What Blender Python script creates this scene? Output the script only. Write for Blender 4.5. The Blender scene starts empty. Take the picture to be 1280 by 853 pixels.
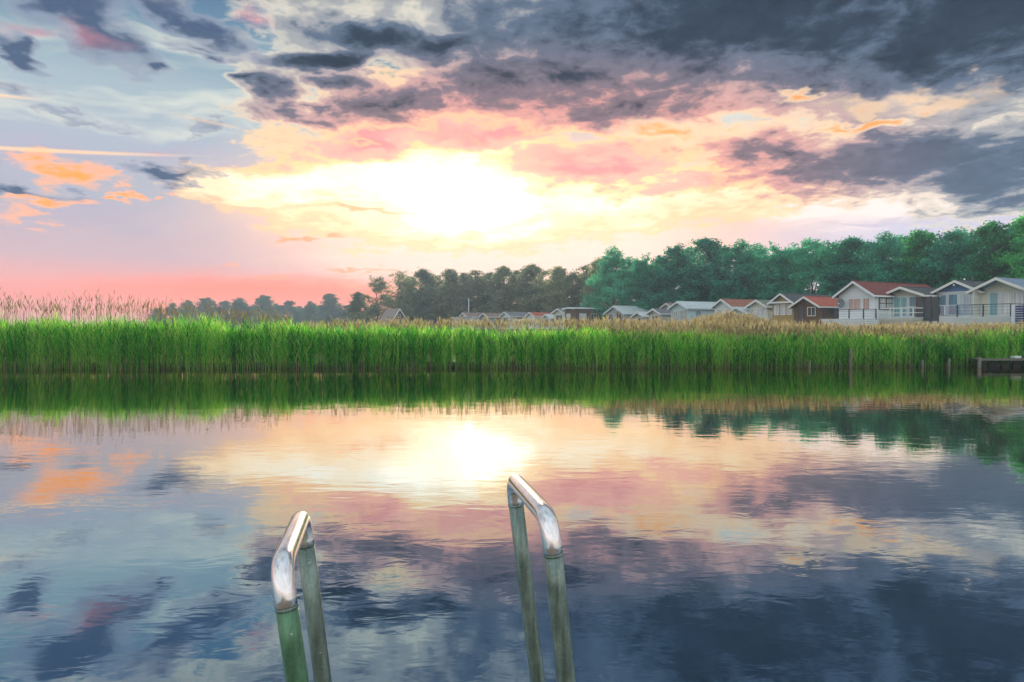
import bpy, bmesh, math, random
import numpy as np
from mathutils import Vector, Matrix

sc = bpy.context.scene
COL = sc.collection
R = math.radians

# ------------------------------------------------------------------ camera
FPX, CX, HY, CAMH = 853.0, 640.0, 410.0, 1.7      # focal length, centre and horizon in photo pixels; eye height
cam_data = bpy.data.cameras.new("camera")
cam_data.sensor_width = 36.0
cam_data.lens = 24.0
cam_data.clip_end = 6000.0
cam = bpy.data.objects.new("camera", cam_data)
COL.objects.link(cam)
cam.location = (0, 0, CAMH)
cam.rotation_euler = (R(90) - math.atan((426.5 - HY) / FPX), 0, 0)
sc.camera = cam

def at(px, py, dist):
    """photo pixel + distance along the view axis -> world point"""
    return Vector(((px - CX) / FPX * dist, dist, CAMH + (HY - py) / FPX * dist))

# ------------------------------------------------------------------ sky
SUN_AZ, SUN_EL = -3.6, 10.0                          # degrees: a little left of straight ahead, low
world = bpy.data.worlds.new("World")
sc.world = world
world.use_nodes = True
NT = world.node_tree
NT.nodes.clear()

def lin(c):
    """0..255 display colour -> scene linear"""
    o = []
    for v in c[:3]:
        v = v / 255.0
        o.append(v / 12.92 if v <= 0.04045 else ((v + 0.055) / 1.055) ** 2.4)
    return (o[0], o[1], o[2], 1.0)

class G:
    """tiny expression helper over a node tree"""
    def __init__(s, nt): s.nt = nt
    def put(s, sock, v):
        if isinstance(v, bpy.types.NodeSocket): s.nt.links.new(v, sock)
        else: sock.default_value = v
    def m(s, op, a, b=0.0, c=0.0, clamp=False):
        n = s.nt.nodes.new('ShaderNodeMath'); n.operation = op; n.use_clamp = clamp
        for i, v in enumerate((a, b, c)): s.put(n.inputs[i], v)
        return n.outputs[0]
    def v(s, op, a, b=(0, 0, 0), scale=None):
        n = s.nt.nodes.new('ShaderNodeVectorMath'); n.operation = op
        s.put(n.inputs[0], a); s.put(n.inputs[1], b)
        if scale is not None: s.put(n.inputs['Scale'], scale)
        return n.outputs[0]
    def comb(s, x, y, z=0.0):
        n = s.nt.nodes.new('ShaderNodeCombineXYZ')
        for i, v in enumerate((x, y, z)): s.put(n.inputs[i], v)
        return n.outputs[0]
    def noise(s, vec, scale, detail=4, rough=0.55, lac=2.0, dist=0.0, color=False, dims='2D'):
        n = s.nt.nodes.new('ShaderNodeTexNoise'); n.noise_dimensions = dims
        s.put(n.inputs['Vector'], vec); s.put(n.inputs['Scale'], scale)
        n.inputs['Detail'].default_value = detail; n.inputs['Roughness'].default_value = rough
        n.inputs['Lacunarity'].default_value = lac; n.inputs['Distortion'].default_value = dist
        return n.outputs['Color' if color else 'Fac']
    def ramp(s, fac, stops, interp='LINEAR'):
        n = s.nt.nodes.new('ShaderNodeValToRGB'); cr = n.color_ramp; cr.interpolation = interp
        while len(cr.elements) < len(stops): cr.elements.new(0.5)
        for e, (p, c) in zip(cr.elements, stops):
            e.position = p; e.color = c if len(c) == 4 else (*c, 1)
        s.put(n.inputs[0], fac)
        return n.outputs[0]
    def sm(s, x, lo, hi, a=0.0, b=1.0):
        n = s.nt.nodes.new('ShaderNodeMapRange'); n.interpolation_type = 'SMOOTHSTEP'
        s.put(n.inputs['Value'], x)
        for k, v in (('From Min', lo), ('From Max', hi), ('To Min', a), ('To Max', b)): s.put(n.inputs[k], v)
        return n.outputs[0]
    def mix(s, fac, a, b, mode='MIX'):
        n = s.nt.nodes.new('ShaderNodeMix'); n.data_type = 'RGBA'; n.blend_type = mode
        s.put(n.inputs[0], fac); s.put(n.inputs[6], a); s.put(n.inputs[7], b)
        return n.outputs[2]
    def blob(s, vec, cx, cy, rx, ry, rot=0.0, amp=1.0):
        """soft elliptical patch centred at (cx, cy): amp in the middle, 0 at the rim, negative outside"""
        rx /= amp; ry /= amp
        if abs(rot) < 1e-6:
            n = s.nt.nodes.new('ShaderNodeVectorMath'); n.operation = 'MULTIPLY_ADD'
            s.put(n.inputs[0], vec)
            n.inputs[1].default_value = (1 / rx, 1 / ry, 0)
            n.inputs[2].default_value = (-cx / rx, -cy / ry, 0)
            w = n.outputs[0]
        else:
            cr, sr = math.cos(R(rot)), math.sin(R(rot))
            q = []
            for ux, uy in ((cr / rx, sr / rx), (-sr / ry, cr / ry)):
                n = s.nt.nodes.new('ShaderNodeVectorMath'); n.operation = 'DOT_PRODUCT'
                s.put(n.inputs[0], vec); n.inputs[1].default_value = (ux, uy, 0)
                q.append(s.m('SUBTRACT', n.outputs['Value'], ux * cx + uy * cy))
            w = s.comb(q[0], q[1])
        n = s.nt.nodes.new('ShaderNodeVectorMath'); n.operation = 'LENGTH'
        s.put(n.inputs[0], w)
        return s.m('SUBTRACT', amp, n.outputs['Value'])
    def layer(s, c, fac, stops):
        """lay a colour ramp with alpha over c: stops = (position, 0..255 colour, alpha)"""
        n = s.nt.nodes.new('ShaderNodeValToRGB'); cr = n.color_ramp; cr.interpolation = 'EASE'
        while len(cr.elements) < len(stops): cr.elements.new(0.5)
        for e, (p, col, al) in zip(cr.elements, stops):
            e.position = p; e.color = (*lin(col)[:3], al)
        s.put(n.inputs[0], fac)
        return s.mix(n.outputs[1], c, n.outputs[0])

def sky_pos(px, py):
    """photo pixel -> (azimuth, elevation) in degrees"""
    a = math.atan((px - CX) / FPX)
    e = math.atan((HY - py) / FPX * math.cos(a))
    return math.degrees(a), math.degrees(e)

def build_sky():
    g = G(NT)
    tc = NT.nodes.new('ShaderNodeTexCoord')
    D = tc.outputs['Generated']
    sep = NT.nodes.new('ShaderNodeSeparateXYZ'); NT.links.new(D, sep.inputs[0])
    x, y, z = sep.outputs
    az = g.m('MULTIPLY', g.m('ARCTAN2', x, y), 180 / math.pi)
    el = g.m('MULTIPLY', g.m('ARCSINE', z), 180 / math.pi)
    P = g.comb(az, el)
    # cloud layer seen in perspective
    h = g.m('ADD', g.m('MAXIMUM', z, 0.0), 0.16)
    Q = g.comb(g.m('DIVIDE', x, h), g.m('DIVIDE', y, h))
    n_big = g.noise(Q, 1.7, 3, 0.5)
    wA = g.v('SUBTRACT', g.noise(Q, 2.6, 3, 0.55, color=True), (0.5, 0.5, 0.5))
    wB = g.v('SUBTRACT', g.noise(Q, 10.0, 3, 0.6, color=True), (0.5, 0.5, 0.5))
    W = g.v('ADD', P, g.v('ADD', g.v('MULTIPLY', wA, (9.0, 3.6, 0)), g.v('MULTIPLY', wB, (3.2, 1.6, 0))))   # for cloud edges
    S = g.v('ADD', P, g.v('MULTIPLY', wA, (4.0, 1.4, 0)))                                                  # softer
    n_mid = g.noise(Q, 5.5, 6, 0.58, dist=0.4)
    n_fin = g.noise(Q, 17.0, 5, 0.62, dist=0.3)
    # long thin veils that run across the view
    veil = g.noise(g.v('MULTIPLY', g.v('ADD', P, g.v('MULTIPLY', wA, (6, 3, 0))), (0.05, 0.34, 1)), 1.0, 5, 0.6)

    def pb(vec, px, py, rx, ry, rot=0.0, amp=1.0):
        cx, cy = sky_pos(px, py)
        k = math.degrees(1 / FPX)
        cc = math.cos(R(cx))
        return g.blob(vec, cx, cy, rx * k * cc * cc, ry * k * cc, rot, amp)
    def dens(items, vec=None):
        d = -0.3
        for it in items:
            d = g.m('MAXIMUM', pb(vec or W, *it), d)
        return d
    def glow(c, b, hi, col, amt):
        return g.layer(c, b, [(0.0, col, 0.0), (hi, col, amt)])

    # --- clear air
    e01 = g.m('DIVIDE', el, 60.0)
    left = g.ramp(e01, [(0.0, lin((238, 190, 196))), (0.018, lin((242, 160, 152))), (0.036, lin((240, 148, 138))), (0.056, lin((232, 168, 164))), (0.086, lin((204, 178, 184))),
                        (0.16, lin((178, 180, 192))), (0.225, lin((176, 184, 196))), (0.29, lin((168, 184, 192))), (0.35, lin((128, 154, 172))),
                        (0.42, lin((86, 120, 152))), (0.65, lin((140, 172, 200))), (1.0, lin((168, 190, 212)))])
    right = g.ramp(e01, [(0.0, lin((238, 214, 214))), (0.08, lin((206, 200, 216))), (0.12, lin((198, 196, 214))), (0.16, lin((216, 206, 210))), (0.25, lin((204, 194, 192))),
                         (0.4, lin((178, 180, 188))), (1.0, lin((168, 190, 212)))])
    c = g.mix(g.sm(az, -4.0, 14.0), left, right)
    # the sky behind the camera: even pale tone, brightened to light reeds and cabins
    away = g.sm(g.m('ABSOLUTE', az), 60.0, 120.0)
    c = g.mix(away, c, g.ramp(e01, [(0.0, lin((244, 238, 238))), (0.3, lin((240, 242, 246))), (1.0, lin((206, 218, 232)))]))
    # thin cream veils high up, mauve ones lower
    c = g.layer(c, g.m('ADD', veil, g.sm(el, 8, 14, -0.4, 0.0)), [(0.42, (212, 214, 204), 0.0), (0.66, (216, 216, 206), 0.75)])
    c = g.layer(c, g.m('SUBTRACT', veil, g.m('MULTIPLY', g.m('ABSOLUTE', g.m('SUBTRACT', el, 10.0)), -0.02)), [(0.34, (184, 176, 192), 0.5), (0.5, (190, 180, 194), 0.0)])

    # --- glow around the veiled sun
    c = glow(c, pb(S, 650, 300, 440, 170), 0.75, (250, 206, 194), 0.75)
    c = glow(c, pb(S, 370, 370, 360, 36), 0.8, (255, 140, 112), 0.8)
    c = glow(c, pb(S, 640, 270, 470, 120), 0.6, (252, 212, 188), 0.8)
    c = glow(c, pb(S, 640, 310, 300, 75), 0.6, (253, 224, 210), 0.85)
    ls = g.m('ADD', pb(S, 1110, 258, 330, 46), g.m('MULTIPLY', g.m('SUBTRACT', veil, 0.5), 1.6))
    c = g.layer(c, ls, [(0.2, (246, 230, 224), 0.0), (0.7, (250, 234, 226), 0.8)])

    # --- clouds: density fields built from placed patches and noise
    nn = g.m('ADD', g.m('MULTIPLY', g.m('SUBTRACT', n_mid, 0.5), 0.95), g.m('MULTIPLY', g.m('SUBTRACT', n_fin, 0.5), 0.50))
    hot = g.sm(pb(P, 680, 220, 560, 190), 0.1, 0.6)            # nearness to the sun

    # white core with a fiery rim
    core = dens([(575, 256, 310, 68), (550, 215, 240, 48, 6), (390, 232, 210, 34, 4, 1.1), (500, 225, 200, 45, 0, 1.2), (600, 254, 210, 72, 0, 1.25), (760, 250, 260, 50, 0, 0.85), (930, 240, 190, 36, 3, 0.7)])
    cd = g.m('MULTIPLY_ADD', nn, 0.55, core)
    c = g.layer(c, cd, [(0.08, (255, 206, 140), 0.0), (0.20, (255, 212, 152), 0.5), (0.42, (255, 230, 196), 0.95), (0.75, (255, 242, 222), 1.0), (1.0, (255, 252, 244), 1.0)])

    # peach wisps inside and below
    pe = dens([(380, 303, 60, 10), (445, 335, 60, 8, 0, .9), (430, 262, 150, 16, 0, .7), (330, 345, 120, 8, 0, .6), (455, 352, 50, 7, 0, .8)])
    c = g.layer(c, g.m('MULTIPLY_ADD', nn, 0.5, pe), [(0.3, (252, 176, 130), 0.0), (0.75, (252, 176, 130), 0.8)])

    # salmon and pink underside right of / above the core
    pk = dens([(370, 198, 90, 30, 0, .5), (470, 172, 165, 30, 8), (620, 165, 210, 34), (740, 205, 170, 32), (880, 225, 150, 26, 4), (980, 228, 120, 16, 4, .8), (660, 130, 330, 55)])
    c = g.layer(c, g.m('MULTIPLY_ADD', nn, 0.75, pk), [(0.14, (255, 218, 172), 0.0), (0.30, (255, 212, 162), 0.7), (0.50, (245, 186, 174), 0.95), (0.95, (226, 156, 162), 1.0)])

    # the dark deck
    dk = dens([(900, 20, 560, 150, 0, 1.2), (1230, 20, 480, 165, 0, 1.2), (1050, 40, 450, 120, 0, 1.15), (700, 95, 270, 62, 6, 1.0), (520, 130, 190, 36, 10, .95), (390, 150, 130, 20, 4, .8), (800, 135, 250, 42, 0, .8),
               (450, 38, 170, 34, 0, 1.15), (400, 72, 120, 24, 8, 1.25), (350, 120, 70, 36, -20, .9), (560, 60, 170, 40, 0, 1.0), (318, 108, 24, 16, 0, 1.1), (420, 105, 90, 22, 0, .9),
               (1110, 200, 330, 62), (1260, 210, 200, 80), (960, 190, 190, 34, 0, .7), (1180, 120, 150, 40, 0, .55), (1000, 115, 200, 30, 0, .5),
               (700, -140, 1300, 190, 0, .95)])
    dd = g.m('MULTIPLY_ADD', nn, 0.85, dk)
    # scattered cloud over the rest of the dome
    cover = g.m('MAXIMUM', g.sm(el, 30, 44), g.m('MULTIPLY', g.sm(g.m('ABSOLUTE', az), 42, 60), g.sm(el, 4, 16)))
    rest = g.m('MULTIPLY', g.sm(g.m('MULTIPLY_ADD', nn, 0.4, n_big), 0.50, 0.68), cover)
    dd = g.m('MAXIMUM', dd, g.m('MULTIPLY', rest, 0.46))
    dd = g.m('MINIMUM', dd, g.sm(el, 12.0, 17.0, 0.74, 1.2))     # the low bands stay thinner
    sc_ = 0.8
    def deck(stops):
        n = NT.nodes.new('ShaderNodeValToRGB'); cr = n.color_ramp; cr.interpolation = 'EASE'
        while len(cr.elements) < len(stops): cr.elements.new(0.5)
        for e, (p, col, al) in zip(cr.elements, stops):
            e.position = p * sc_; e.color = (*lin(col)[:3], al)
        g.put(n.inputs[0], g.m('MULTIPLY', dd, sc_))
        return n
    cold_r = deck([(0.06, (222, 216, 202), 0.0), (0.22, (216, 208, 194), 0.7), (0.40, (166, 168, 172), 0.95), (0.64, (106, 120, 140), 1.0), (1.02, (62, 76, 94), 1.0)])
    warm_r = deck([(0.06, (255, 214, 156), 0.0), (0.22, (250, 204, 164), 0.6), (0.40, (220, 166, 160), 0.95), (0.64, (146, 128, 136), 1.0), (1.02, (72, 78, 94), 1.0)])
    dcol = g.mix(hot, cold_r.outputs[0], warm_r.outputs[0])
    tex = g.m('MULTIPLY_ADD', nn, -0.8, 1.0)                     # thicker and thinner cloud inside the deck
    dcol = g.v('SCALE', dcol, scale=g.m('MULTIPLY_ADD', g.sm(dd, 0.5, 0.9), g.m('SUBTRACT', tex, 1.0), 1.0))
    c = g.mix(cold_r.outputs[1], c, dcol)

    # small clouds on the left
    lo = dens([(38, 60, 66, 20, -28, 1.15), (195, 92, 36, 13, 0, 1.0), (130, 40, 130, 40, -30, 1.0), (265, 73, 55, 10, 0, .7), (215, 214, 85, 17), (40, 247, 90, 13), (90, 150, 90, 9, 0, .55), (255, 165, 50, 10, 0, .55), (90, 2, 130, 30, 0, 1.1), (235, 28, 140, 26, -20, .95), (20, 110, 80, 16, 0, .5), (250, 60, 70, 12, 0, .6)])
    c = g.layer(c, g.m('MULTIPLY_ADD', nn, 0.6, lo), [(0.10, (186, 182, 190), 0.0), (0.36, (150, 156, 174), 0.6), (0.8, (86, 104, 132), 0.95)])
    orr = dens([(82, 215, 70, 26), (118, 208, 34, 5, 0, .9), (150, 242, 34, 9, -6, 1.1), (70, 258, 90, 10, 4, .9), (190, 237, 25, 5, 0, .6), (45, 272, 90, 12, 0, .6), (300, 10, 40, 16, 40, .3)])
    c = g.layer(c, g.m('MULTIPLY_ADD', nn, 0.6, orr), [(0.10, (240, 190, 170), 0.0), (0.5, (250, 186, 150), 0.75), (0.95, (255, 172, 84), 0.95)])
    c = g.layer(c, g.m('MULTIPLY_ADD', nn, 0.6, dens([(42, 32, 60, 16), (120, 46, 70, 18, -20, .8), (298, 8, 45, 24, 0, .9), (185, 185, 60, 8, 0, .6)])), [(0.1, (216, 164, 170), 0.0), (0.8, (220, 150, 158), 0.42)])
    # fire-lit tufts in the gaps of the deck, right
    tf = dens([(1000, 125, 50, 9, 0, .9), (1095, 152, 60, 12, 8), (1045, 158, 60, 9, 0, .9), (950, 160, 80, 10, 0, .7), (900, 165, 70, 18, 0, .7), (1150, 122, 190, 24, -4, .66), (830, 165, 70, 22, 0, .9)])
    c = g.layer(c, g.m('MULTIPLY_ADD', nn, 0.8, tf), [(0.15, (236, 214, 196), 0.0), (0.5, (242, 212, 180), 0.75), (0.9, (255, 176, 104), 0.85)])
    # vapour trails
    for (p0, p1, w, a) in (((-250, 168), (290, 197), 1.3, .7), ((-160, 104), (85, 129), 1.3, .6), ((200, 140), (330, 168), 1.2, .3)):
        a0, e0 = sky_pos(*p0); a1, e1 = sky_pos(*p1)
        L = math.hypot(a1 - a0, e1 - e0) / 2
        b = g.blob(P, (a0 + a1) / 2, (e0 + e1) / 2, L, w * 0.16, math.degrees(math.atan2(e1 - e0, a1 - a0)))
        c = g.layer(c, b, [(0.0, (255, 218, 184), 0.0), (0.8, (255, 214, 172), a)])

    gm = NT.nodes.new('ShaderNodeGamma'); NT.links.new(c, gm.inputs[0]); gm.inputs[1].default_value = 1.22
    c = gm.outputs[0]
    # the glow is hotter than display white
    wg = g.m('MULTIPLY', g.m('MAXIMUM', pb(W, 590, 242, 330, 100), 0.0), 0.5)
    c = g.v('ADD', c, g.v('SCALE', (0.55, 0.30, 0.10), scale=wg))
    # the sun itself, veiled: far brighter than the sky round it, with a soft edge
    sb = g.m('MAXIMUM', g.m('MULTIPLY_ADD', nn, 0.3, pb(W, 585, 250, 130, 55)), 0.0)
    sg = g.m('MULTIPLY', g.m('POWER', sb, 1.4), 1.2)
    c = g.v('ADD', c, g.v('SCALE', (1.0, 0.84, 0.60), scale=sg))

    # below the horizon the land and water take over; keep an even dim tone
    c = g.mix(g.sm(el, -0.5, -6.0), c, lin((120, 120, 130)))
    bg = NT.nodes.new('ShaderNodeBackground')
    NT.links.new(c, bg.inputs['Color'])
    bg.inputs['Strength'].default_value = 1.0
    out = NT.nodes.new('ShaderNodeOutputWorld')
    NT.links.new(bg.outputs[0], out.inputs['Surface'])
build_sky()
world.cycles.sampling_method = 'MANUAL'
world.cycles.sample_map_resolution = 512

# ------------------------------------------------------------------ sun behind thin cloud
sun_data = bpy.data.lights.new("sun", 'SUN')
sun_data.energy = 4.8
sun_data.angle = R(0.6)
sun_data.color = (1.0, 0.86, 0.68)
sun = bpy.data.objects.new("sun", sun_data)
COL.objects.link(sun)
sd = Vector((math.sin(R(SUN_AZ)) * math.cos(R(SUN_EL)), math.cos(R(SUN_AZ)) * math.cos(R(SUN_EL)), math.sin(R(SUN_EL))))
sun.rotation_euler = sd.to_track_quat('Z', 'Y').to_euler()
sun.location = (0, 0, 60)

# ------------------------------------------------------------------ exposure
sc.view_settings.view_transform = 'Standard'
sc.view_settings.look = 'None'
sc.view_settings.exposure = 0.4
sc.view_settings.gamma = 1.0
sc.view_settings.use_curve_mapping = False
sc.cycles.max_bounces = 5
sc.cycles.diffuse_bounces = 2
sc.cycles.glossy_bounces = 3
sc.cycles.transmission_bounces = 4
sc.cycles.transparent_max_bounces = 8
sc.cycles.volume_bounces = 0
sc.cycles.caustics_reflective = False
sc.cycles.sample_clamp_indirect = 6.0
sc.cycles.use_denoising = True
sc.cycles.use_adaptive_sampling = True
sc.cycles.adaptive_threshold = 0.03
sc.cycles.adaptive_min_samples = 12

# ------------------------------------------------------------------ helpers
def link(o):
    COL.objects.link(o); return o

def tag(o, label=None, cat=None, group=None, kind=None):
    if label: o["label"] = label
    if cat: o["category"] = cat
    if group: o["group"] = group
    if kind: o["kind"] = kind
    return o

def empty(name, loc=(0, 0, 0), rz=0.0):
    o = bpy.data.objects.new(name, None)
    o.empty_display_size = 0.3
    o.location = loc
    o.rotation_euler = (0, 0, rz)
    return link(o)

def mesh_np(name, verts, faces_flat, nside, material, smooth=False, attr=None):
    """fast mesh from numpy arrays; faces all have nside corners"""
    me = bpy.data.meshes.new(name)
    nv = len(verts); nf = len(faces_flat) // nside
    me.vertices.add(nv); me.vertices.foreach_set("co", np.asarray(verts, np.float32).ravel())
    me.loops.add(nf * nside); me.loops.foreach_set("vertex_index", np.asarray(faces_flat, np.int32))
    me.polygons.add(nf)
    me.polygons.foreach_set("loop_start", np.arange(0, nf * nside, nside, dtype=np.int32))
    me.polygons.foreach_set("loop_total", np.full(nf, nside, np.int32))
    if smooth: me.polygons.foreach_set("use_smooth", np.ones(nf, bool))
    me.update(calc_edges=True)
    if attr is not None:
        at_ = me.attributes.new("tint", 'FLOAT', 'POINT')
        at_.data.foreach_set("value", np.asarray(attr, np.float32))
    me.materials.append(material)
    return me

class MB:
    """collects boxes, prisms and tubes, then links them as one mesh object"""
    def __init__(s): s.v = []; s.f = []; s.sm = []
    def add(s, vs, fs, smooth=False):
        o = len(s.v); s.v += [tuple(v) for v in vs]
        s.f += [tuple(i + o for i in f) for f in fs]; s.sm += [smooth] * len(fs)
        return s
    def box(s, x0, x1, y0, y1, z0, z1):
        return s.add([(x0, y0, z0), (x1, y0, z0), (x1, y1, z0), (x0, y1, z0), (x0, y0, z1), (x1, y0, z1), (x1, y1, z1), (x0, y1, z1)],
                     [(0, 3, 2, 1), (4, 5, 6, 7), (0, 1, 5, 4), (1, 2, 6, 5), (2, 3, 7, 6), (3, 0, 4, 7)])
    def bar(s, a, b, w, h, up=(0, 0, 1)):
        """rectangular bar from a to b"""
        a, b, up = Vector(a), Vector(b), Vector(up)
        d = (b - a).normalized(); sx = d.cross(up)
        sx = sx.normalized() if sx.length > 1e-6 else Vector((1, 0, 0))
        u = sx.cross(d).normalized()
        vs = [p + sx * (i * w / 2) + u * (j * h / 2) for p in (a, b) for i, j in ((-1, -1), (1, -1), (1, 1), (-1, 1))]
        return s.add(vs, [(0, 1, 2, 3), (7, 6, 5, 4), (0, 4, 5, 1), (1, 5, 6, 2), (2, 6, 7, 3), (3, 7, 4, 0)])
    def prism(s, poly, y0, y1):
        """polygon in x,z (counter-clockwise seen from -y) pushed from y0 to y1"""
        n = len(poly)
        vs = [(x, y0, z) for x, z in poly] + [(x, y1, z) for x, z in poly]
        fs = [tuple(range(n)), tuple(reversed(range(n, 2 * n)))] + [(i, i + n, (i + 1) % n + n, (i + 1) % n) for i in range(n)]
        return s.add(vs, fs)
    def tube(s, path, rad, sides=10, caps=True):
        path = [Vector(p) for p in path]
        if not hasattr(rad, '__len__'): rad = [rad] * len(path)
        n = len(path); vs = []
        t0 = (path[1] - path[0]).normalized()
        nx = t0.cross(Vector((0.31, 0.17, 0.93))).normalized()
        for i, p in enumerate(path):
            t = (path[min(i + 1, n - 1)] - path[max(i - 1, 0)]).normalized()
            nx = (nx - t * nx.dot(t)).normalized(); ny = t.cross(nx)
            for k in range(sides):
                a = 2 * math.pi * k / sides
                vs.append(p + (nx * math.cos(a) + ny * math.sin(a)) * rad[i])
        fs = [(i * sides + k, i * sides + (k + 1) % sides, (i + 1) * sides + (k + 1) % sides, (i + 1) * sides + k) for i in range(n - 1) for k in range(sides)]
        s.add(vs, fs, True)
        if caps:
            o = len(s.v) - len(vs)
            s.f += [tuple(o + k for k in reversed(range(sides))), tuple(o + (n - 1) * sides + k for k in range(sides))]; s.sm += [False, False]
        return s
    def mesh(s, name, material):
        me = bpy.data.meshes.new(name); me.from_pydata(s.v, [], s.f)
        me.polygons.foreach_set("use_smooth", s.sm)
        bm = bmesh.new(); bm.from_mesh(me); bmesh.ops.recalc_face_normals(bm, faces=bm.faces); bm.to_mesh(me); bm.free()
        me.materials.append(material); me.update()
        return me
    def build(s, name, material, parent=None, bevel=0.0):
        o = link(bpy.data.objects.new(name, s.mesh(name, material)))
        if parent: o.parent = parent
        if bevel:
            m = o.modifiers.new("bevel", 'BEVEL'); m.width = bevel; m.segments = 2; m.limit_method = 'ANGLE'
        return o

# ------------------------------------------------------------------ materials
def new_mat(name):
    m = bpy.data.materials.new(name); m.use_nodes = True
    nt = m.node_tree; nt.nodes.clear()
    out = nt.nodes.new('ShaderNodeOutputMaterial')
    return m, nt, G(nt), out

def paint(name, col, rough=0.6, var=0.25, scale=3.0, stretch=(1, 1, 1), dirt=None, dirt_amt=0.35, metallic=0.0, bump=0.0, spec=0.3):
    m, nt, g, out = new_mat(name)
    tc = nt.nodes.new('ShaderNodeTexCoord')
    v = g.v('MULTIPLY', tc.outputs['Object'], stretch)
    n1 = g.noise(v, scale, 5, 0.6, dims='3D'); n2 = g.noise(v, scale * 7, 3, 0.6, dims='3D')
    f = g.m('ADD', g.m('MULTIPLY', n1, 0.65), g.m('MULTIPLY', n2, 0.35))
    dark = tuple(c * (1 - var) for c in col); lite = tuple(min(1, c * (1 + var * 0.6)) for c in col)
    c = g.ramp(f, [(0.3, (*dark, 1)), (0.7, (*lite, 1))])
    if dirt: c = g.mix(g.m('MULTIPLY', g.sm(n1, 0.5, 0.72), dirt_amt), c, (*dirt, 1))
    p = nt.nodes.new('ShaderNodeBsdfPrincipled')
    g.put(p.inputs['Base Color'], c)
    p.inputs['Roughness'].default_value = rough; p.inputs['Metallic'].default_value = metallic
    p.inputs['Specular IOR Level'].default_value = spec
    if bump:
        b = nt.nodes.new('ShaderNodeBump'); b.inputs['Strength'].default_value = bump; b.inputs['Distance'].default_value = 0.02
        g.put(b.inputs['Height'], f); nt.links.new(b.outputs[0], p.inputs['Normal'])
    nt.links.new(p.outputs[0], out.inputs['Surface'])
    return m

def leafy(name, c_dark, c_mid, c_lite, transl=0.5, scale=0.35, per_object=True, tint_attr=False, hue=0.0):
    m, nt, g, out = new_mat(name)
    if tint_attr:
        a = nt.nodes.new('ShaderNodeAttribute'); a.attribute_name = 'tint'; f = a.outputs['Fac']
    else:
        geo = nt.nodes.new('ShaderNodeNewGeometry')
        f = g.m('ADD', g.m('MULTIPLY', g.noise(geo.outputs['Position'], scale, 3, 0.6, dims='3D'), 0.7), g.m('MULTIPLY', geo.outputs['Random Per Island'], 0.3))
        if per_object:
            oi = nt.nodes.new('ShaderNodeObjectInfo')
            f = g.m('ADD', f, g.m('MULTIPLY', g.m('SUBTRACT', oi.outputs['Random'], 0.5), 0.3))
    c = g.ramp(f, [(0.2, (*c_dark, 1)), (0.5, (*c_mid, 1)), (0.8, (*c_lite, 1))])
    d = nt.nodes.new('ShaderNodeBsdfDiffuse'); g.put(d.inputs['Color'], c)
    t = nt.nodes.new('ShaderNodeBsdfTranslucent'); g.put(t.inputs['Color'], g.mix(0.5, c, g.v('MULTIPLY', c, (1.5, 1.5, 0.7))))
    mx = nt.nodes.new('ShaderNodeMixShader'); mx.inputs[0].default_value = transl
    nt.links.new(d.outputs[0], mx.inputs[1]); nt.links.new(t.outputs[0], mx.inputs[2])
    nt.links.new(mx.outputs[0], out.inputs['Surface'])
    return m

# ------------------------------------------------------------------ ground, water
rng = np.random.default_rng(7)
SH_PX = [(-900, 25.6), (0, 27.5), (320, 28.0), (640, 28.4), (960, 29.2), (1280, 30.3), (2200, 33.0)]
_shx = np.array([(p - CX) / FPX * d for p, d in SH_PX]); _shy = np.array([d for p, d in SH_PX])
def shore(x):
    x = np.asarray(x, float)
    return np.interp(x, _shx, _shy) + 0.10 * np.sin(x * 1.7) + 0.07 * np.sin(x * 4.1 + 1.0) + 0.05 * np.sin(x * 9.3)
_rx = np.array([-60, -30, -11, 0, 10, 17, 23, 29, 31, 36, 40, 60.]); _ry = np.array([190, 168, 158, 144, 118, 108, 92, 78, 66, 60, 54, 42.])
def sstep(x, a, b):
    t = np.clip((x - a) / (b - a), 0, 1); return t * t * (3 - 2 * t)
def ground_z(x, y):
    x = np.asarray(x, float); y = np.asarray(y, float)
    d = y - shore(x)
    z = -0.5 + 0.72 * sstep(d, -0.5, 0.7)
    row = np.interp(x, _rx, _ry)
    z = z + 1.25 * sstep(y - row, -14, -4)
    return z + 0.06 * np.sin(x * 0.31 + y * 0.17) * sstep(d, 2, 6)

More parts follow.
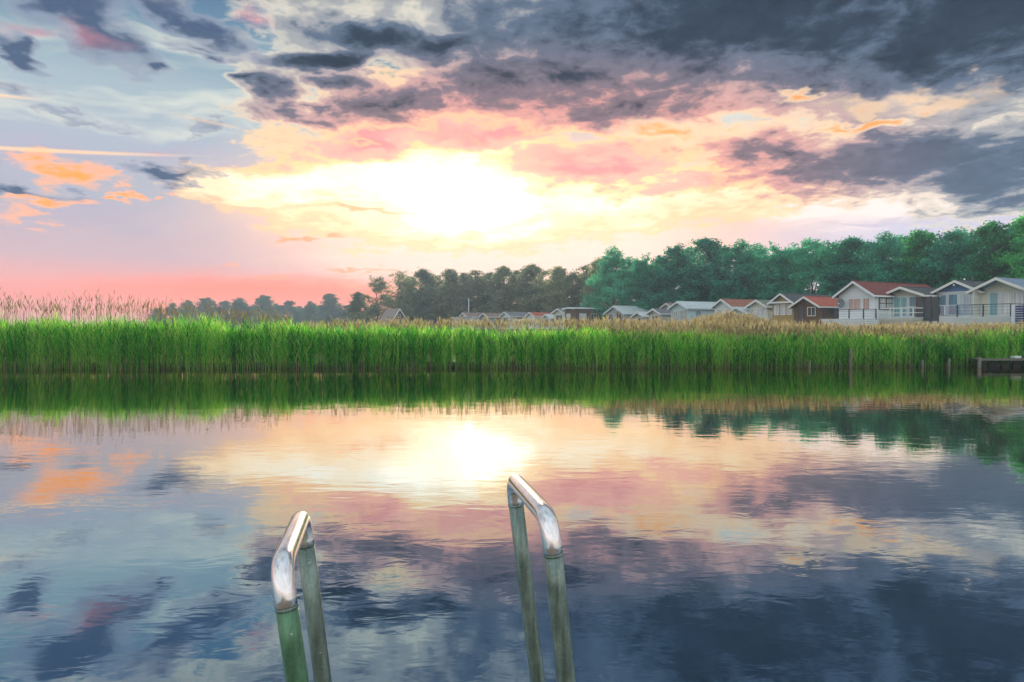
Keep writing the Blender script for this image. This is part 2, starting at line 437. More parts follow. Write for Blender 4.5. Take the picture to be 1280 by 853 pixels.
def make_ground():
    xs = np.unique(np.concatenate([np.linspace(-480, -60, 50), np.linspace(-60, 70, 261), np.linspace(70, 480, 50)]))
    rows = np.concatenate([np.array([-1.2, -0.8, -0.5, -0.3, -0.15, 0, 0.15, 0.3, 0.5, 0.7, 1.0, 2.0]), np.linspace(3, 60, 60), np.linspace(64, 460, 60)])
    X = np.repeat(xs[None], len(rows), 0)
    Y = shore(X) + rows[:, None]
    Z = ground_z(X, Y)
    V = np.stack([X, Y, Z], -1).reshape(-1, 3)
    nx = len(xs); i = np.arange(len(rows) - 1)[:, None] * nx + np.arange(nx - 1)[None]
    F = np.stack([i, i + 1, i + 1 + nx, i + nx], -1).ravel()
    m, nt, g, out = new_mat("meadow_soil")
    geo = nt.nodes.new('ShaderNodeNewGeometry'); P = geo.outputs['Position']
    n = g.noise(P, 0.8, 6, 0.65, dims='3D'); n2 = g.noise(P, 9.0, 4, 0.65, dims='3D')
    f = g.m('ADD', g.m('MULTIPLY', n, 0.55), g.m('MULTIPLY', n2, 0.45))
    c = g.ramp(f, [(0.3, (0.030, 0.035, 0.014, 1)), (0.5, (0.055, 0.085, 0.022, 1)), (0.7, (0.10, 0.12, 0.045, 1))])
    sp = nt.nodes.new('ShaderNodeSeparateXYZ'); nt.links.new(P, sp.inputs[0])
    c = g.mix(g.sm(sp.outputs[2], 0.16, 0.02), c, (0.022, 0.018, 0.012, 1))       # wet mud at the water line
    p = nt.nodes.new('ShaderNodeBsdfPrincipled'); g.put(p.inputs['Base Color'], c); p.inputs['Roughness'].default_value = 0.9
    b = nt.nodes.new('ShaderNodeBump'); b.inputs['Distance'].default_value = 0.08; b.inputs['Strength'].default_value = 0.8
    g.put(b.inputs['Height'], f); nt.links.new(b.outputs[0], p.inputs['Normal'])
    nt.links.new(p.outputs[0], out.inputs['Surface'])
    o = link(bpy.data.objects.new("ground", mesh_np("ground", V, F, 4, m, True)))
    tag(o, kind="structure")

def make_water():
    m, nt, g, out = new_mat("lake_water")
    geo = nt.nodes.new('ShaderNodeNewGeometry'); P = geo.outputs['Position']
    def wav(sx, sy, det, rough=0.5, off=0.0):
        vr = nt.nodes.new('ShaderNodeVectorRotate'); vr.rotation_type = 'Z_AXIS'
        vr.inputs['Angle'].default_value = R(33 + off)
        g.put(vr.inputs['Vector'], g.v('ADD', g.v('MULTIPLY', P, (sx, sy, 1)), (off, off * 1.7, 0)))
        return g.noise(vr.outputs[0], 1.0, det, rough, dist=0.35)
    sp = nt.nodes.new('ShaderNodeSeparateXYZ'); nt.links.new(P, sp.inputs[0])
    # calm swell with finer ripples; a breeze roughens the right-hand side
    breeze = g.m('MULTIPLY', g.sm(g.noise(g.v('MULTIPLY', P, (0.06, 0.16, 1)), 1.0, 2), 0.42, 0.62), g.sm(sp.outputs[0], 1.0, 9.0))
    h = g.m('ADD', g.m('MULTIPLY', wav(0.55, 1.3, 2), 0.0018), g.m('MULTIPLY', wav(2.4, 5.2, 3, 0.5, 13.0), 0.0011))
    h = g.m('ADD', h, g.m('MULTIPLY', g.m('MULTIPLY', wav(0.35, 2.6, 2, 0.5, 31.0), 0.016), breeze))
    b = nt.nodes.new('ShaderNodeBump'); b.inputs['Strength'].default_value = 1.0; b.inputs['Distance'].default_value = 1.0
    b.inputs['Filter Width'].default_value = 0.1
    g.put(b.inputs['Height'], h)
    gl = nt.nodes.new('ShaderNodeBsdfGlossy'); gl.inputs['Roughness'].default_value = 0.012
    nt.links.new(b.outputs[0], gl.inputs['Normal'])
    df = nt.nodes.new('ShaderNodeBsdfDiffuse'); df.inputs['Color'].default_value = (0.006, 0.016, 0.03, 1)
    fr = nt.nodes.new('ShaderNodeFresnel'); fr.inputs['IOR'].default_value = 1.33; nt.links.new(b.outputs[0], fr.inputs['Normal'])
    fac = g.m('POWER', fr.outputs[0], 0.25)
    g.put(gl.inputs['Color'], g.mix(g.sm(fr.outputs[0], 0.05, 0.55), (0.66, 0.85, 0.96, 1), (0.97, 0.87, 0.74, 1)))
    mx = nt.nodes.new('ShaderNodeMixShader'); g.put(mx.inputs[0], fac)
    nt.links.new(df.outputs[0], mx.inputs[1]); nt.links.new(gl.outputs[0], mx.inputs[2])
    nt.links.new(mx.outputs[0], out.inputs['Surface'])
    o = MB().add([(-480, -60, 0), (480, -60, 0), (480, 36, 0), (-480, 36, 0)], [(0, 1, 2, 3)]).build("water", m)
    tag(o, kind="structure")
make_ground(); make_water()

# ------------------------------------------------------------------ reeds
def strips(base, dirs, length, width, face, bend, nseg, tint):
    """bent tapering blades. base, dirs, face, bend: (n,3); length, width, tint: (n,)"""
    n = len(base)
    t = np.linspace(0, 1, nseg + 1)
    side = np.cross(dirs, face); side /= np.linalg.norm(side, axis=1, keepdims=True) + 1e-9
    V = np.zeros((n, nseg + 1, 2, 3))
    for k, tk in enumerate(t):
        p = base + dirs * (length * tk)[:, None] + bend * (length * tk * tk)[:, None]
        w = width * (0.75 + 0.5 * tk if tk < 0.4 else 0.95 * (1 - (tk - 0.4) / 0.6) + 0.06) / 2
        V[:, k, 0] = p - side * w[:, None]; V[:, k, 1] = p + side * w[:, None]
    i = np.arange(n)[:, None] * (nseg + 1) * 2 + np.arange(nseg)[None] * 2
    F = np.stack([i, i + 1, i + 3, i + 2], -1)
    return V.reshape(-1, 3), F.reshape(-1), np.repeat(tint, (nseg + 1) * 2)

def rdir(n, tilt):
    a = rng.uniform(0, 2 * np.pi, n); s = np.abs(rng.normal(0, tilt, n))
    return np.stack([np.cos(a) * np.sin(s), np.sin(a) * np.sin(s), np.cos(s)], 1)

def horiz(n):
    a = rng.uniform(0, 2 * np.pi, n); return np.stack([np.cos(a), np.sin(a), np.zeros(n)], 1)

class Acc:
    def __init__(s): s.V = []; s.F = []; s.T = []; s.n = 0
    def add(s, V, F, T):
        s.V.append(V); s.F.append(F + s.n); s.T.append(T); s.n += len(V)
    def obj(s, name, material):
        me = mesh_np(name, np.concatenate(s.V), np.concatenate(s.F), 4, material, False, np.concatenate(s.T))
        return link(bpy.data.objects.new(name, me))

PXK = np.array([-700, 0, 180, 330, 430, 520, 640, 900, 1100, 1200, 1290, 2100.])
H_GREEN = np.array([1.86, 1.88, 1.80, 1.68, 1.60, 1.48, 1.40, 1.25, 1.16, 1.20, 1.42, 1.4])
def green_height(px): return np.interp(px, PXK, H_GREEN)
def vnoise(x, seed, f):
    r = np.random.default_rng(seed); t = r.uniform(0, 1, 4096)
    u = x * f + 1000.0; i = np.floor(u).astype(int); w = u - i; w = w * w * (3 - 2 * w)
    return t[i % 4096] * (1 - w) + t[(i + 1) % 4096] * w

def make_reeds():
    green = Acc(); dry = Acc()
    # ---- green stems: a dense front wall and a sparser mass behind
    def patch(n, d0, d1, hk, leaves, x0=-27.0, x1=31.0):
        d = d0 + (d1 - d0) * rng.uniform(0, 1, n) ** 1.5
        x = rng.uniform(x0, x1, n) * (1 + d / 40)
        keep = rng.uniform(0, 1, n) < 0.35 + 0.9 * vnoise(x + 0.3 * d, 77, 2.3)          # clumps and gaps
        x = x[keep]; d = d[keep]; n = len(x)
        y = shore(x) + d + rng.normal(0, 0.12, n)
        px = CX + FPX * x / y
        z = np.maximum(ground_z(x, y), -0.15)
        clump = 0.62 * vnoise(x + 0.35 * d, 3, 0.9) + 0.38 * vnoise(x + .2 * d, 5, 3.1)
        H = green_height(px) * hk * (0.74 + 0.22 * clump + 0.14 * vnoise(x, 55, 0.28)) * (1 + rng.normal(0, 0.10, n))
        H = np.clip(H - np.maximum(z - 0.12, 0) * 1.1, 0.5, 2.9)
        base = np.stack([x, y, z], 1)
        tilt = rdir(n, 0.06) + np.array([0.05, 0, 0]) * (vnoise(x, 11, 0.5) - 0.35)[:, None]
        tint = np.clip(0.46 + 0.26 * rng.normal(0, 1, n) + 0.5 * (clump - 0.5), 0, 1)
        green.add(*strips(base, tilt, H * 0.98, np.full(n, 0.013), horiz(n), horiz(n) * 0.04, 3, tint * 0.7 + 0.25))
        for k in range(leaves):
            hk_ = (0.22 + 0.72 * (k + rng.uniform(0, 1, n)) / leaves)
            b = base + tilt * (H * hk_)[:, None]
            hd = horiz(n); up = rng.uniform(2.2, 8.0, n)
            dr = hd + np.array([0, 0, 1.0]) * up[:, None]; dr /= np.linalg.norm(dr, axis=1, keepdims=True)
            L = rng.uniform(0.3, 0.72, n) * (0.7 + 0.35 * H / 2.0) * (1.0 if k < leaves - 1 else 0.65)
            bend = hd * 0.22 - np.array([0, 0, 1.0]) * (rng.uniform(0, 1, n) ** 2 * 0.6)[:, None]
            green.add(*strips(b, dr, L, rng.uniform(0.013, 0.025, n), np.cross(hd, [0, 0, 1.0]) * 0.2 + dr[:, [1, 2, 0]], bend, 3, np.clip(tint + rng.normal(0, 0.12, n), 0, 1)))
    patch(21000, -0.25, 2.6, 1.0, 6)
    patch(5500, 2.2, 9.0, 1.0, 3)
    # ---- last year's straw: pale stalks with feathery heads
    def straw(n, d0, d1, x0, x1, hf, head=True, w=0.011, slope=0.05, nhead=3, tm=0.5):
        x = rng.uniform(x0, x1, n); d = rng.uniform(d0, d1, n)
        y = shore(x) + d; x = x * y / np.interp(x, _shx, _shy)
        y = shore(x) + d
        px = CX + FPX * x / y
        z = np.maximum(ground_z(x, y), -0.1)
        H = hf(px, n) * (1 + rng.normal(0, 0.07, n))
        base = np.stack([x, y, z], 1); H = np.clip(H - np.maximum(z - 0.2, 0), 0.5, 3.6)
        tilt = rdir(n, slope)
        tint = np.clip(rng.normal(tm, 0.22, n), 0, 1)
        dry.add(*strips(base, tilt, H, np.full(n, w), horiz(n), horiz(n) * 0.05, 3, tint))
        if head:
            top = base + tilt * (H * 0.9)[:, None] + horiz(n) * 0.02
            for k in range(nhead):
                dr = tilt + horiz(n) * 0.16; dr /= np.linalg.norm(dr, axis=1, keepdims=True)
                dry.add(*strips(top, dr, rng.uniform(0.16, 0.30, n), rng.uniform(0.022, 0.04, n), horiz(n), horiz(n) * 0.35, 2, np.clip(tint + 0.12, 0, 1)))
    def tall_left(px, n): return np.interp(px, [-300, 0, 150, 260, 400], [2.6, 2.65, 2.6, 2.3, 1.8])
    def band(px, n):
        return np.interp(px, [100, 380, 470, 560, 700, 860, 915, 960, 1060, 1200, 1290], [1.5, 1.62, 1.74, 1.80, 1.80, 1.76, 1.78, 1.70, 1.56, 1.56, 1.66]) + 0.10 * vnoise(px, 21, 0.03) - .05
    straw(1500, 0.0, 5.0, -24, -9, lambda px, n: tall_left(px, n) * rng.uniform(0.9, 1.12, n), True, 0.014, 0.03, 1, 0.15)
    straw(2600, -0.1, 2.5, -21, 23, lambda px, n: band(px, n) * rng.uniform(0.6, 1.0, n), False, 0.014, 0.06)
    straw(3600, 0.5, 9.0, -9.5, 24, band, True, 0.012, 0.07)
    straw(3600, 0.2, 7.0, 4, 24, lambda px, n: band(px, n) * rng.uniform(0.78, 1.0, n), True, 0.012, 0.07)
    straw(600, -0.3, 0.15, -22, 24, lambda px, n: band(px, n) * rng.uniform(0.45, 0.95, n), False, 0.02, 0.05)
    straw(900, 6.5, 9.0, 7.6, 11.2, lambda px, n: np.interp(px, [850, 880, 910, 940, 975], [1.6, 1.95, 2.25, 2.1, 1.6]), True, 0.015, 0.10)
    # ---- broken stems leaning at the water's edge
    straw(450, -0.35, 0.3, -21, 23, lambda px, n: rng.uniform(0.25, 0.9, n), False, 0.016, 0.5)
    mg = leafy("reed_green", (0.010, 0.13, 0.020), (0.085, 0.54, 0.045), (0.50, 0.74, 0.17), 0.62, tint_attr=True)
    md = leafy("reed_straw", (0.16, 0.13, 0.075), (0.34, 0.28, 0.17), (0.50, 0.43, 0.29), 0.35, tint_attr=True)
    tag(green.obj("reed_bed", mg), "dense bright green reeds standing along the far water's edge", "reeds", kind="stuff")
    tag(dry.obj("dry_reeds", md), "pale straw-coloured dry reed stalks and plumes above the green reeds", "reeds", kind="stuff")
    # ---- litter floating at the edge of the reeds
    lit = Acc(); n = 1500
    x = rng.uniform(-22, 22, n); y = shore(x) - 0.35 - np.abs(rng.normal(0, 0.18, n))
    keep = vnoise(x, 41, 0.45) > 0.45; x, y = x[keep], y[keep]; n = len(x)
    a = rng.normal(0, 0.25, n)
    lit.add(*strips(np.stack([x, y, rng.uniform(0.006, 0.02, n)], 1), np.stack([np.cos(a), np.sin(a), 0 * a], 1), rng.uniform(0.12, 0.5, n), rng.uniform(0.012, 0.03, n), np.tile([0, 0, 1.0], (n, 1)), np.zeros((n, 3)), 1, rng.uniform(0.3, 1, n)))
    tag(lit.obj("reed_litter", md), "pale broken reed stalks floating in a thin line at the reed edge", "litter", kind="stuff")
make_reeds()

# ------------------------------------------------------------------ trees
def leaf_quads(centers, normals, size, r):
    n = len(centers)
    a = r.normal(0, 1, (n, 3)); u = np.cross(normals, a); u /= np.linalg.norm(u, axis=1, keepdims=True) + 1e-9
    v = np.cross(normals, u)
    s = size[:, None]
    asp = r.uniform(0.55, 1.0, n)[:, None]
    V = np.stack([centers - u * s, centers - v * s * asp * 0.8 + normals * s * 0.15, centers + u * s, centers + v * s * asp * 0.8 + normals * s * 0.15], 1)
    F = np.arange(n * 4)
    return V.reshape(-1, 3), F

def crown_mesh(name, seed, mat, H=15.0, Rm=4.6, lobes=46, leaves=9500, low=0.10, sparse=0.0, size=0.30, top=0.86):
    """foliage: big boughs carry small sprays of leaves, so the outline is uneven and the mass has light and dark clumps"""
    r = np.random.default_rng(seed)
    C = []; rad = []
    for k in range(lobes):
        t = r.uniform(0, 1) ** 0.8
        env = Rm * (math.sin(math.pi * (0.2 + (top - 0.08) * t)) ** 0.6) * (1 - 0.12 * math.sin(7 * t + seed))
        a = r.uniform(0, 2 * math.pi); q = math.sqrt(r.uniform(0.05, 1)) * env
        lr = (0.55 + 1.7 * r.uniform(0, 1) ** 1.6) * (1.2 - 0.5 * t) * H / 15
        q = max(0, q - lr * 0.5)
        C.append((math.cos(a) * q, math.sin(a) * q, H * (low + (1 - low) * t) - lr * 0.8))
        rad.append(lr)
    C = np.array(C); rad = np.array(rad)
    ns = lobes * 9
    w = r.choice(lobes, ns, p=rad ** 2 / (rad ** 2).sum())
    d = r.normal(0, 1, (ns, 3)); d[:, 2] += 0.3; d /= np.linalg.norm(d, axis=1, keepdims=True)
    SC = C[w] + d * (rad[w] * np.clip(r.normal(0.76, 0.36, ns), 0.1, 1.7))[:, None] * np.array([1, 1, 0.8])
    SR = r.uniform(0.2, 0.7, ns) * H / 15
    which = r.choice(ns, leaves, p=SR ** 2 / (SR ** 2).sum())
    P = SC[which] + r.normal(0, 1, (leaves, 3)) * (SR[which] * 0.62)[:, None] * np.array([1.15, 1.15, 0.75])
    N = d[which] * 0.8 + r.normal(0, 0.75, (leaves, 3)) + np.array([0, 0, 0.25]); N /= np.linalg.norm(N, axis=1, keepdims=True)
    V, F = leaf_quads(P, N, size * r.uniform(0.5, 1.2, leaves), r)
    return mesh_np(name, V, F, 4, mat)

def trunk_mesh(name, seed, mat, H=15.0, rad=0.26):
    r = random.Random(seed); b = MB()
    path = [(r.uniform(-.15, .15) * i, r.uniform(-.15, .15) * i, -0.3 + H * 0.8 * i / 6) for i in range(7)]
    b.tube(path, [rad * (1.35 if i == 0 else 1 - 0.14 * i) for i in range(7)], 8)
    for k in range(7):
        i = 1 + k % 5; p = Vector(path[i]); a = k * 2.4 + r.uniform(0, 1); L = r.uniform(2.0, 3.6)
        d = Vector((math.cos(a), math.sin(a), r.uniform(0.5, 1.1)))
        b.tube([p, p + d * L * 0.5 + Vector((0, 0, .15)), p + d * L + Vector((0, 0, .5))], [rad * 0.4, rad * 0.25, rad * 0.08], 6)
    return b.mesh(name, mat)

def make_trees():
    bark = paint("bark", (0.085, 0.07, 0.055), 0.9, 0.4, 4.0, (3, 3, 0.6), bump=0.5)
    m_teal = leafy("leaves_teal", (0.012, 0.11, 0.09), (0.05, 0.36, 0.25), (0.14, 0.60, 0.40), 0.46)
    m_green = leafy("leaves_green", (0.010, 0.11, 0.055), (0.05, 0.38, 0.13), (0.17, 0.66, 0.19), 0.48)
    m_olive = leafy("leaves_olive", (0.085, 0.11, 0.07), (0.22, 0.26, 0.16), (0.40, 0.42, 0.25), 0.46)
    m_far = leafy("leaves_far", (0.03, 0.08, 0.07), (0.07, 0.15, 0.12), (0.12, 0.22, 0.15), 0.35)
    V = {}
    for nm, mt in (("teal", m_teal), ("green", m_green), ("olive", m_olive)):
        V[nm] = [crown_mesh("crown", 10 + k + len(nm), mt, 15, (5.3, 4.8, 5.8, 4.5)[k], (92, 84, 100, 78)[k], 30000, 0.0, 0, 0.20) for k in range(4)]
    V["sparse"] = [crown_mesh("crown", 60 + k, m_olive, 15, 4.8, 70, 12000, 0.04, 1.0, 0.19) for k in range(2)]
    V["far"] = [crown_mesh("crown", 80 + k, m_far, 13, (3.9, 3.5, 4.3)[k], 100, 15000, 0.0, 0.3, 0.24, 0.87) for k in range(3)]
    T = [trunk_mesh("trunk", k, bark) for k in range(3)]
    rr = random.Random(4)
    def tree(px, ytop, d, kind, label, k, group, wide=1.0, nominal=15.0, name="broadleaf_tree"):
        p = at(px, ytop, d)
        gz = float(ground_z(p.x, p.y)) - 0.05
        s = (p.z - gz) / nominal
        o = empty(name, (p.x, p.y, gz), rr.uniform(0, 6.28))
        o.scale = (s * wide, s * wide, s)
        tag(o, label, "tree", group)
        for nm, me in (("trunk", T[k % 3]), ("crown", V[kind][k % len(V[kind])])):
            c = link(bpy.data.objects.new(nm, me)); c.parent = o
        return o
    GB = "trees of the wood behind the cabins"
    front = [
        (1292, 266, 74, "green", 1.10, "tall bright green tree at the right edge of the picture, highest of the wood"),
        (1238, 281, 78, "green", 1.00, "bright green tree rising behind the cream cabin's ridge and chimney"),
        (1190, 288, 82, "teal", 1.05, "green tree standing behind the cabin with the blue gable"),
        (1148, 291, 86, "green", 1.05, "green tree behind the small cream porch gable"),
        (1106, 295, 88, "teal", 1.00, "dark green tree above the right end of the dark red roof"),
        (1062, 297, 92, "teal", 1.10, "blue-green tree behind the white gable with the satellite dish"),
        (1014, 299, 96, "teal", 1.05, "dark tree behind the brown cabin with the bright red roof"),
        (968, 303, 100, "teal", 1.00, "dark blue-green tree behind the yellow-brown cabin"),
        (926, 304, 104, "teal", 1.05, "blue-green tree behind the rust-red roof of a white cabin"),
        (882, 298, 108, "teal", 1.10, "tall blue-green tree behind the pale blue cabin wall"),
        (842, 307, 112, "teal", 1.00, "blue-green tree above the brown-roofed cabin beside the pale blue one"),
        (806, 316, 116, "teal", 0.95, "blue-green tree right of the pointed dark tree"),
        (766, 312, 118, "teal", 0.95, "pointed dark green tree standing proud of its neighbours, above a pale long roof"),
        (750, 325, 132, "olive", 1.00, "grey-green tree squeezed against the left side of the pointed dark tree"),
        (728, 331, 144, "olive", 1.10, "rounded grey-green tree left of the pointed dark tree"),
        (698, 335, 158, "olive", 1.05, "grey-green tree above the gable beside the white flat roof"),
        (664, 331, 168, "olive", 1.15, "tallest grey-green tree above the small red roof"),
        (630, 335, 174, "olive", 1.10, "grey-green tree behind the small grey gables at the middle"),
        (597, 337, 180, "olive", 1.10, "olive tree behind the thin mast"),
        (563, 338, 184, "olive", 1.05, "olive tree above the small beige shed"),
        (530, 337, 188, "olive", 1.10, "olive tree between the beige shed and the thatched cottage"),
        (500, 339, 191, "sparse", 1.10, "thin-crowned tree behind the thatched cottage with sky showing through"),
        (472, 346, 194, "sparse", 1.10, "thin-crowned tree left of the thatched cottage with pink sky through it"),
        (448, 366, 198, "olive", 1.15, "low outermost tree at the left end of the wood"),
    ]
    for k, (px, yt, d, kind, w, lab) in enumerate(front):
        tree(px, yt, d, kind, lab, k, GB, w)
    back = [(1270, 280, 96), (1212, 291, 100), (1168, 296, 104), (1126, 299, 106), (1084, 302, 110), (1038, 304, 114), (990, 306, 118), (946, 309, 122), (904, 308, 126),
            (862, 310, 130), (824, 320, 134), (786, 325, 138), (748, 334, 156), (682, 338, 184), (646, 340, 190), (612, 341, 196), (580, 343, 200), (546, 343, 204), (514, 347, 206)]
    refs = [(450, "at the left end of the wood"), (500, "behind the thatched cottage"), (540, "left of the beige shed"), (568, "behind the beige shed"), (590, "behind the thin mast"), (612, "behind the small grey cabin"),
            (636, "left of the faded red roof"), (668, "behind the faded red roof"), (700, "behind the flat white roof"), (745, "behind the grey-roofed cabin"), (785, "behind the long pale roof"),
            (825, "behind the small beige hut"), (865, "behind the pale blue cabin"), (910, "behind the rust-streaked roof"), (945, "behind the mossy-roofed cream cabin"), (985, "behind the yellow-brown cabin"),
            (1025, "behind the bright red roof"), (1080, "behind the dark red roof"), (1130, "behind the low porch-gabled cabin"), (1170, "behind the dark windbreak"), (1205, "behind the blue-gabled cabin"), (1250, "behind the cream cabin"), (1300, "at the right edge")]
    def where(px): return min(refs, key=lambda q: abs(q[0] - px))[1]
    for k, (px, yt, d) in enumerate(back):
        tree(px, yt, d, "teal" if px > 745 else "olive", "half hidden second-row tree of the wood, " + where(px), k + 1, "second row of trees in the wood", 1.1)
    # undergrowth along the foot of the wood
    sh = {"teal": crown_mesh("foliage", 91, m_teal, 4.0, 2.6, 60, 4000, 0.0, 0, 0.17), "olive": crown_mesh("foliage", 92, m_olive, 4.0, 2.6, 60, 4000, 0.0, 0, 0.17)}
    for k in range(len(refs)):
        px = refs[-1 - k][0] + 4; d = np.interp(px, [440, 560, 700, 780, 900, 1100, 1300], [188, 182, 162, 134, 108, 90, 78]) + rr.uniform(-2, 3)
        x = (px - CX) / FPX * d
        o = link(bpy.data.objects.new("shrub", sh["teal" if px > 745 else "olive"])); s = rr.uniform(1.0, 1.4)
        o.location = (x, d, float(ground_z(x, d)) - 0.1); o.scale = (s * 1.5, s * 1.5, s); o.rotation_euler = (0, 0, rr.uniform(0, 6.28))
        tag(o, "dark bushy shrub at the foot of the wood, " + where(px), "shrub", "undergrowth at the foot of the wood")
    # far trees on the left horizon
    far = [(414, 367, 285, 1.35, "hazy far tree nearest the wood, tallest of the distant row"), (388, 377, 300, 1.35, "small hazy tree in the gap beside the tallest distant tree"),
           (362, 376, 305, 1.60, "hazy tree right of the broad pair in the distant row"), (331, 369, 295, 1.44, "round-topped hazy tree rising at the middle of the distant row"),
           (300, 373, 300, 1.77, "broad hazy tree in the distant row, left of the round-topped one"), (281, 376, 305, 1.35, "narrow hazy tree between two broad ones in the distant row"),
           (258, 372, 298, 1.52, "hazy tree with pointed top in the left half of the distant row"), (236, 376, 302, 1.60, "low rounded hazy tree near the left end of the distant row"),
           (216, 379, 305, 1.17, "slim hazy tree, second from the left end of the distant row"), (198, 385, 310, 1.35, "leftmost and lowest of the distant hazy trees"),
           (345, 380, 320, 1.69, "low hazy tree behind the round-topped one in the distant row"), (436, 381, 260, 1.69, "hazy bush-like tree at the foot of the wood's left end"),
           (400, 382, 330, 1.69, "low hazy tree filling the gap left of the tallest distant tree"),
           (374, 383, 315, 1.62, "low hazy tree between the right half's two taller distant trees"), (316, 383, 318, 1.62, "low hazy tree just left of the round-topped distant tree"), (270, 384, 318, 1.62, "low hazy tree beside the pointed one in the distant row"),
           (226, 386, 318, 1.62, "low hazy tree between the slim and the rounded one near the left end"), (424, 384, 300, 1.50, "low hazy tree between the tallest distant tree and the wood")]
    for k, (px, yt, d, w, lab) in enumerate(far):
        tree(px, yt, d, "far", lab, k, "distant row of trees on the left", w, 13.0)
make_trees()

# ------------------------------------------------------------------ cabins
def glass_mat(name, col, gloss=0.3):
    """window: pane reflecting the evening over curtains of the given colour"""
    m, nt, g, out = new_mat(name)
    tc = nt.nodes.new('ShaderNodeTexCoord')
    fold = g.noise(g.v('MULTIPLY', tc.outputs['Object'], (9, 9, 0.4)), 1.0, 3, 0.6, dims='3D')
    d = nt.nodes.new('ShaderNodeBsdfDiffuse')
    g.put(d.inputs['Color'], g.ramp(fold, [(0.3, (*[c * 0.6 for c in col], 1)), (0.7, (*[min(1, c * 1.15) for c in col], 1))]))
    gl = nt.nodes.new('ShaderNodeBsdfGlossy'); gl.inputs['Roughness'].default_value = 0.04
    lw = nt.nodes.new('ShaderNodeLayerWeight'); lw.inputs['Blend'].default_value = gloss
    mx = nt.nodes.new('ShaderNodeMixShader'); nt.links.new(lw.outputs['Fresnel'], mx.inputs[0])
    nt.links.new(d.outputs[0], mx.inputs[1]); nt.links.new(gl.outputs[0], mx.inputs[2])
    nt.links.new(mx.outputs[0], out.inputs['Surface'])
    return m

